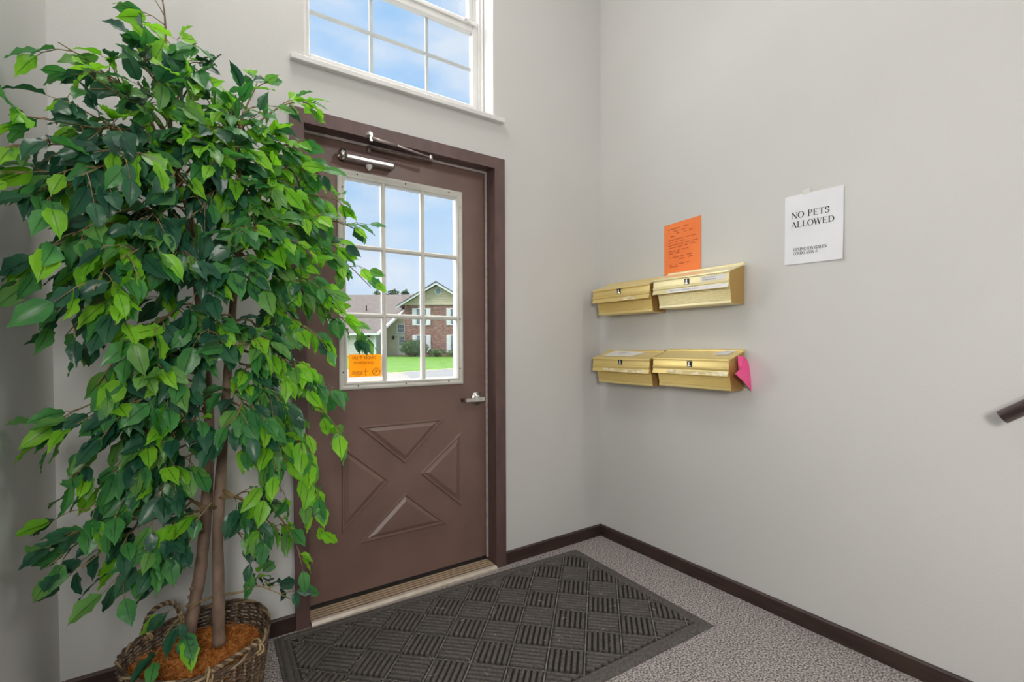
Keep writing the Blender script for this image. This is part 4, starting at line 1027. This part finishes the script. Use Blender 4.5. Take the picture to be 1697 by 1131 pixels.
for px, py in ((238, 1045), (300, 1016), (420, 1066), (347, 1124)):
    b = MB(); th = th_of(px, py); p = bpt(th, BHT)
    for k in range(4):
        c_ = p+Vector((0.006*math.sin(k*2), 0.006*math.cos(k*2.0), -0.012+0.007*k))
        n_ = Vector((math.cos(th), math.sin(th), 0)); ts = Vector((-n_.y, n_.x, 0))
        b.tube([c_+(n_*math.cos(a)*0.015+Vector((0, 0, 1))*math.sin(a)*0.013)+ts*0.004*math.sin(a) for a in [2*PI*i/10 for i in range(10)]], 0.0028, 5, closed=True)
    b.build('binding', RAFFIA, bk)

# coconut fibre filling
COIR = noisy('coconut_fibre', (0.34, 0.095, 0.020), (0.78, 0.34, 0.095), scale=55, rough=0.9, spec=0.1)
def moss_z(x, y): return 0.196+0.018*noise.noise(Vector((x*11, y*11, 1.3)))+0.026*math.exp(-((x-0.03)**2+(y-1.70)**2)/0.012)
b = MB()
def moss(u, v):
    r_ = u*0.93; th = 2*PI*v; x = BC.x+BRX*r_*math.cos(th); y = BC.y+BRY*r_*math.sin(th); return (x, y, moss_z(x, y)-0.004)
b.grid(moss, 10, 40)
rnd = random.Random(9)
for _ in range(3600):
    r_ = math.sqrt(rnd.random())*0.93; th = rnd.uniform(0, 2*PI); x = BC.x+BRX*r_*math.cos(th); y = BC.y+BRY*r_*math.sin(th)
    a = rnd.uniform(0, 6.28); ln = rnd.uniform(0.016, 0.046); cv = rnd.uniform(-2.4, 2.4); pts = []; zz = rnd.uniform(-0.003, 0.005); hop = rnd.uniform(0.003, 0.016)
    for k in range(4):
        pts.append(Vector((x, y, moss_z(x, y)+zz+hop*math.sin(PI*k/3)))); a += cv*0.35; x += ln/3*math.cos(a); y += ln/3*math.sin(a)
        if ((x-BC.x)/BRX)**2+((y-BC.y)/BRY)**2 > 0.9: break
    if len(pts) > 1: b.tube(pts, rnd.uniform(0.0006, 0.0012), 3, caps=False)
b.build('coconut_fibre', COIR, label='orange brown coconut fibre filling the wicker basket', cat='fibre', kind='stuff')

# ------------------------------------------------------------------ artificial ficus
TRUNK = noisy('ficus_trunk', (0.165, 0.108, 0.080), (0.30, 0.205, 0.150), scale=26, rough=0.75, stretch=(1, 1, 0.45), bump=0.5, bscale=50, bdist=0.003)
TWIG = noisy('ficus_twig', (0.16, 0.11, 0.055), (0.30, 0.22, 0.10), scale=20, rough=0.7)
LM = [leaf_mat('leaf_dark_green', (0.016, 0.080, 0.050), (0.036, 0.140, 0.066), rough=0.33, trans=0.22),
      leaf_mat('leaf_mid_green', (0.045, 0.210, 0.062), (0.085, 0.300, 0.072), rough=0.36, trans=0.32),
      leaf_mat('leaf_olive_green', (0.105, 0.290, 0.070), (0.175, 0.390, 0.085), rough=0.38, trans=0.36),
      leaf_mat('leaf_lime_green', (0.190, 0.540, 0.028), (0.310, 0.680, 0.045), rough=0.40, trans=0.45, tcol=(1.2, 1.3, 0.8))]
TB = Vector((0.035, 1.70, 0.19))
tree_ = empty('ficus_tree', tuple(TB), label='artificial ficus with two trunks and a dense green leafy crown in the wicker basket', cat='plant')
def P_(px, py, y): return at(px, py, 1, y)
tr1 = [(309,1085,1.720),(313,1050,1.720),(322,1003,1.722),(333,940,1.724),(341,860,1.726),(345,790,1.728),(347,714,1.728),(344,640,1.728),(335,540,1.726),(323,440,1.722),(318,385,1.720),(313,348,1.718),(301,315,1.716),(289,285,1.714),(284,240,1.712),(281,190,1.710),(280,130,1.708)]
tr2 = [(363,1068,1.690),(362,1020,1.690),(362,966,1.690),(361,888,1.690),(366,791,1.690),(371,715,1.688),(378,610,1.684),(385,520,1.680),(391,452,1.676),(398,395,1.672),(402,340,1.668),(398,290,1.664),(392,245,1.660)]
T1 = [P_(*p) for p in tr1]; T2 = [P_(*p) for p in tr2]
def rads(Tn, r0, r1, sd):
    rr = random.Random(sd); n = len(Tn); return [lerp(r0, r1, (i/(n-1))**1.1)*rr.uniform(.94, 1.08) for i in range(n)]
def dense(path, k=4):
    out = []
    for i in range(len(path)-1):
        p0 = path[max(i-1, 0)]; p1 = path[i]; p2 = path[i+1]; p3 = path[min(i+2, len(path)-1)]
        for j in range(k):
            t = j/k; out.append(0.5*((2*p1)+(p2-p0)*t+(2*p0-5*p1+4*p2-p3)*t*t+(3*p1-p0-3*p2+p3)*t*t*t))
    return out+[path[-1]]
for Tn, r0, r1, sd in ((T1, 0.0190, 0.0050, 1), (T2, 0.0180, 0.0050, 2)):
    dn = dense(Tn); b = MB(); rr = rads(dn, r0, r1, sd); b.tube(dn, rr, 12)
    rk = random.Random(sd)
    for k in range(9):                                    # knots and bud scars
        i = rk.randrange(2, len(dn)-12); a = rk.uniform(0, 6.28); d_ = Vector((math.cos(a), math.sin(a), 0.15)).normalized()
        b.lathe(dn[i]+d_*rr[i]*0.7, d_, [(0.008, 0), (0.0065, 0.006), (0.003, 0.010)], 7)
    b.build('trunk', TRUNK, tree_)

# leaf blades: four shapes, each with a folded midrib, wavy margin and drip tip
def leaf_mesh(seed):
    rr = random.Random(seed); st = [0, .05, .16, .30, .45, .60, .74, .86, .94, 1.04]
    pw = [0.0, .10, .205, .272, .285, .250, .182, .095, .035, 0.0]
    if seed % 2: pw = [w*0.86 for w in pw]
    ph = rr.uniform(0, 6); fold = rr.uniform(0.10, 0.38); dro = rr.uniform(0.08, 0.34); tw = rr.uniform(-.25, .25)
    V, F, UV = [], [], []
    for i, (t, w) in enumerate(zip(st, pw)):
        zc = -dro*t*t+0.03*t; cx = t
        for j, s_ in enumerate((-1, -0.5, 0, 0.5, 1)):
            y = s_*w*(1+0.10*math.sin(i*2.1+ph+s_)); z = zc+abs(y)*fold*(1 if abs(s_) < .9 else 0.95)+0.038*math.sin(i*2.4+ph*2+s_*2.0)*abs(s_)*(1 if 0 < i < 9 else 0)+y*tw*t
            V.append((cx, y, z)); UV.append((t, 0.5+0.5*s_))
    for i in range(len(st)-1):
        for j in range(4):
            q = i*5+j; F.append((q, q+5, q+6, q+1))
    return V, F, UV
LV = [leaf_mesh(s_) for s_ in (1, 2, 3, 4, 5, 6)]
LMESH = {}
def leaf_data(v, m_):
    if (v, m_) not in LMESH:
        V, F, UV = LV[v]; me = bpy.data.meshes.new('leaf'); me.from_pydata(V, [], F); me.polygons.foreach_set('use_smooth', [True]*len(F))
        ul = me.uv_layers.new(name='UVMap'); ul.data.foreach_set('uv', [c for p in me.polygons for vi in p.vertices for c in UV[vi]])
        me.materials.append(LM[m_]); LMESH[(v, m_)] = me
    return LMESH[(v, m_)]

leaves = []                                               # (matrix, variant, material, score)
rnd = random.Random(42)
def V3(s=1.0): return Vector((rnd.gauss(0, s), rnd.gauss(0, s), rnd.gauss(0, s)))
def put_leaf(p, axis, size, limep):
    to_cam = (CAM-p).normalized()
    n_ = Vector((0, 0, 0.75))+to_cam*0.55+V3(0.42)
    ax = axis.normalized(); n_ = n_-ax*n_.dot(ax)
    if n_.length < 0.15: n_ = ax.orthogonal()
    n_.normalize(); yv = n_.cross(ax)
    M_ = Matrix.Identity(4)
    for r_ in range(3):
        M_[r_][0] = ax[r_]*size; M_[r_][1] = yv[r_]*size; M_[r_][2] = n_[r_]*size; M_[r_][3] = p[r_]
    # keep clear of walls, casing and door
    v = rnd.randrange(6); dx = dy = 0.0
    for c in LV[v][0][::2]:
        q = M_ @ Vector(c)
        dx = max(dx, L+0.006-q.x); dy = max(dy, q.y-(D-0.035))
    if dx > 0.09 or dy > 0.09: return
    M_[0][3] += dx; M_[1][3] -= dy
    u = rnd.random(); a_, b_ = ((0.08, 0.30) if limep < 0.13 else (0.18, 0.52))  # low lime share gets a darker mix: crown shade put into leaf colour
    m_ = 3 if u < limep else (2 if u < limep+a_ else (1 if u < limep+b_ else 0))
    dp = depth_of(p)
    leaves.append((M_, v, m_, size*size/dp/dp*(0.35+abs(n_.dot(to_cam)))))
def grow(start, tip, twigs, limep=0.12, arch=0.06, fill=(0.30, 1.0), size=0.080, droop=0.6):
    pts = []; n = 9; w1 = V3(0.012); d_ = tip-start
    for k in range(n):
        t = k/(n-1); p = start+d_*t+Vector((0, 0, 1))*arch*4*t*(1-t)+w1*math.sin(t*7)
        pts.append(p)
    b = MB(); b.tube(pts, [lerp(0.0042, 0.0013, k/(n-1)) for k in range(n)], 6)
    for i in range(twigs):
        t = lerp(fill[0], fill[1], (i+rnd.uniform(0, .7))/twigs); t = min(t, 0.995)
        k = int(t*(n-1)); p = pts[k].lerp(pts[min(k+1, n-1)], t*(n-1)-k); bd = (pts[min(k+1, n-1)]-pts[max(k-1, 0)]).normalized()
        sd = bd.cross(Vector((0, 0, 1))); sd = sd.normalized() if sd.length > .1 else Vector((1, 0, 0))
        tdir = (bd*0.75+sd*rnd.choice((-1, 1))*rnd.uniform(.3, .9)+Vector((0, 0, rnd.uniform(-.55, .35)*(0.2 if droop < .25 else 1)))+V3(.15)).normalized()
        tl = rnd.uniform(0.035, 0.085); tp = [p, p+tdir*tl*0.5+Vector((0, 0, .004)), p+tdir*tl+Vector((0, 0, -0.012*droop))]
        for q in tp:
            q.x = max(q.x, L+0.012); q.y = min(q.y, D-0.05)
        b.tube(tp, [0.0016, 0.0013, 0.0009], 4)
        nl = rnd.choice((2, 3, 3, 3))
        for j in range(nl):
            s_ = 1.0 if j == 0 else rnd.uniform(0.35, 0.95)
            q = tp[0].lerp(tp[1], s_*2) if s_ < .5 else tp[1].lerp(tp[2], s_*2-1)
            ax = tdir*rnd.uniform(.4, 1.0)+sd*rnd.choice((-1, 1))*rnd.uniform(0, .7)*(0.2 if j == 0 else 1)+Vector((0, 0, -1))*droop*rnd.uniform(.3, 1.25)+V3(.22)
            ax.normalize(); pe = q+ax*rnd.uniform(.006, .016)
            b.tube([q, pe], [0.0009, 0.0008], 3, caps=False)
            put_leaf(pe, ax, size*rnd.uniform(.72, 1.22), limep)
    for q in pts: pass
    b.build('branch', TWIG, tree_)
def on(Tn, py):                                           # point of a trunk at about that height of the photo
    best = min(dense(Tn, 6), key=lambda p: abs((CAM+0*p).z+0 - p.z + ((py-HZ)/F_PX)*(-1)*depth_of(p)))
    return best
# (trunk, height on trunk, tip px, tip py, tip Y, twigs, lime share: young leaves, and door backlight painted in)
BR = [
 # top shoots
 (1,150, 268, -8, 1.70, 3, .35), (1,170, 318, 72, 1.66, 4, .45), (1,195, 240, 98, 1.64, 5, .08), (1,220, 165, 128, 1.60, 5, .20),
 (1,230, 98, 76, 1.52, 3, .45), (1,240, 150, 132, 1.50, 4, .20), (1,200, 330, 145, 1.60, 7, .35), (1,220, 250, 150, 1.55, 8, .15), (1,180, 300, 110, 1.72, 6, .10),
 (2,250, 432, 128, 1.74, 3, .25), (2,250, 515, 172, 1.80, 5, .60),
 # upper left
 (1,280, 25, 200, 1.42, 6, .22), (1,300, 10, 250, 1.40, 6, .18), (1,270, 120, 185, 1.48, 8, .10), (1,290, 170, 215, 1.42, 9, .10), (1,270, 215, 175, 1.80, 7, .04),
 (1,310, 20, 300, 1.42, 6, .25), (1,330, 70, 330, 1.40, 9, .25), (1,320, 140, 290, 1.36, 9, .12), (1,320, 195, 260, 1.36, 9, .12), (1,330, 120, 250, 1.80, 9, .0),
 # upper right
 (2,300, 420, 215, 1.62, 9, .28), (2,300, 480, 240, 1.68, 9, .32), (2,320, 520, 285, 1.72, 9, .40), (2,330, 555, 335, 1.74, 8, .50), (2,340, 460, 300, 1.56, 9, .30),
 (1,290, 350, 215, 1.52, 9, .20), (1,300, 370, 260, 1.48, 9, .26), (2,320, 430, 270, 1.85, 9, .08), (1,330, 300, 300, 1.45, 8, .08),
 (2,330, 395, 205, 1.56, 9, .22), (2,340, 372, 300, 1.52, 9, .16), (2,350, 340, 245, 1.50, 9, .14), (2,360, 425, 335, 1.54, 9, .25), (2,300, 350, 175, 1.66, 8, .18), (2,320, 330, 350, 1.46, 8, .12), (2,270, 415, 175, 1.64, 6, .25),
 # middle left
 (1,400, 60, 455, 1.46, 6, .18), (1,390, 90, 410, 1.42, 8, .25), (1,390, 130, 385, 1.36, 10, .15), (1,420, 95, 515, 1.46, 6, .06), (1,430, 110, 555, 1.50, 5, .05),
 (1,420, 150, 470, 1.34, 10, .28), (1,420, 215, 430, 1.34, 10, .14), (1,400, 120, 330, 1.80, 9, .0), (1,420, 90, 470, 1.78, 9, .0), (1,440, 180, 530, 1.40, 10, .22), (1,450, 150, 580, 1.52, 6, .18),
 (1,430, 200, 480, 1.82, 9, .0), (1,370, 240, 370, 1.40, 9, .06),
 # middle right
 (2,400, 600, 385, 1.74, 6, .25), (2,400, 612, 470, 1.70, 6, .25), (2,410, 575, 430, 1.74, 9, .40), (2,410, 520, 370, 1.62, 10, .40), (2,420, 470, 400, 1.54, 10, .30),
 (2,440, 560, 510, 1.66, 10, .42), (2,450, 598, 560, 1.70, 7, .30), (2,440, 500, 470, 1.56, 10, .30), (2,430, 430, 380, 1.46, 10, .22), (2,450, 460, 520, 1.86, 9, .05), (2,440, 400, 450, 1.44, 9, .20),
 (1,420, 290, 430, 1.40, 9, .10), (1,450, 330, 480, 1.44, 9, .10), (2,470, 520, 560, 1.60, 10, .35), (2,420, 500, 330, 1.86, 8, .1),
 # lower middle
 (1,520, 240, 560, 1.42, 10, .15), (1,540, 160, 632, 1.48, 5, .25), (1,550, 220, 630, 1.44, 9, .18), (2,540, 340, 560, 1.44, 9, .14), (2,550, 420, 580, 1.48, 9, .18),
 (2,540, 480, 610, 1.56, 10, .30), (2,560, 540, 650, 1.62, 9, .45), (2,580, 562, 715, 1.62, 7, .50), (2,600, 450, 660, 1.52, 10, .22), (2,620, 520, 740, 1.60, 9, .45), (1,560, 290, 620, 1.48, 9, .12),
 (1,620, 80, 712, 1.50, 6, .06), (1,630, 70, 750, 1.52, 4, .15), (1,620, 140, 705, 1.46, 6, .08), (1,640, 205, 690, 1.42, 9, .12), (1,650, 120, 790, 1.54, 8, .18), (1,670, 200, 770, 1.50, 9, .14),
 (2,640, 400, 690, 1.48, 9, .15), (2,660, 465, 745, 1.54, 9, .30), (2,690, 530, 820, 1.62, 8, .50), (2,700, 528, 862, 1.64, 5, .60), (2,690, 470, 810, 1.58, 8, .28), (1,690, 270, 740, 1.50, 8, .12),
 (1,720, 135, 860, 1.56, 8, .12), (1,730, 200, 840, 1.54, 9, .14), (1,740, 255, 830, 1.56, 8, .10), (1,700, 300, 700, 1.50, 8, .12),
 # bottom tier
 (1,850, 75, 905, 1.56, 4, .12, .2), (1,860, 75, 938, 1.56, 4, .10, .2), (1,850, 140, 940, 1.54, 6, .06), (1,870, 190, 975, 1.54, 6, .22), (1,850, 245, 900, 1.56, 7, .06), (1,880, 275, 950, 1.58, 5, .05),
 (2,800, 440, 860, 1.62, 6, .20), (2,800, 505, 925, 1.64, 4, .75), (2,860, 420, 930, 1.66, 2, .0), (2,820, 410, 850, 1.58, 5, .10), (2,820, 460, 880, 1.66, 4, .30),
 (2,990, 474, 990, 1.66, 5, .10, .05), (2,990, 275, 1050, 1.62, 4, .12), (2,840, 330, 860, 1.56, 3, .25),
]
for tk, py, px_, py_, yy, tw, lm, *dr_ in BR:
    Tn = T1 if tk == 1 else T2
    # where the branch leaves the trunk
    dn = dense(Tn, 6); st = min(dn, key=lambda p: abs((565.5+SHIFT-F_PX*(p-CAM).dot(UP)/(p-CAM).dot(FW))-py))
    tip = P_(px_, py_, yy)
    if tip.x < L+0.03: tip.x = L+0.03
    ln = (tip-st).length
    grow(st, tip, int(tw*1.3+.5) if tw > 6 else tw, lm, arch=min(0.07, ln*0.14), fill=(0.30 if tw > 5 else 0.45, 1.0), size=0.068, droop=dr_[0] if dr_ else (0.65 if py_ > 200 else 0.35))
order = sorted(range(len(leaves)), key=lambda i: -leaves[i][3])
inv = Matrix.Translation(-TB)
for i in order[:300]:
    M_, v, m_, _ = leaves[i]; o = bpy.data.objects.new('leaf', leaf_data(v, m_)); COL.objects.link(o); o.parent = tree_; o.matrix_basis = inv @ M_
V, F, UVs, MI = [], [], [], []
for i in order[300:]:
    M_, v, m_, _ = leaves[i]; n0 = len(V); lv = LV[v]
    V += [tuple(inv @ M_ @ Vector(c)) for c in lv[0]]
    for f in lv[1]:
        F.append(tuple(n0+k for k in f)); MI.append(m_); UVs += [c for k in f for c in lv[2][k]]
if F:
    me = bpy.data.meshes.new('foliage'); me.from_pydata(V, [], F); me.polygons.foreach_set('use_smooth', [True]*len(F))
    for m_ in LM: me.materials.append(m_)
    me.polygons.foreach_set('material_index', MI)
    ul = me.uv_layers.new(name='UVMap'); ul.data.foreach_set('uv', UVs)
    o = bpy.data.objects.new('foliage', me); COL.objects.link(o); o.parent = tree_; o['kind'] = 'stuff'
print('leaves', len(leaves), 'objects', len(bpy.data.objects))
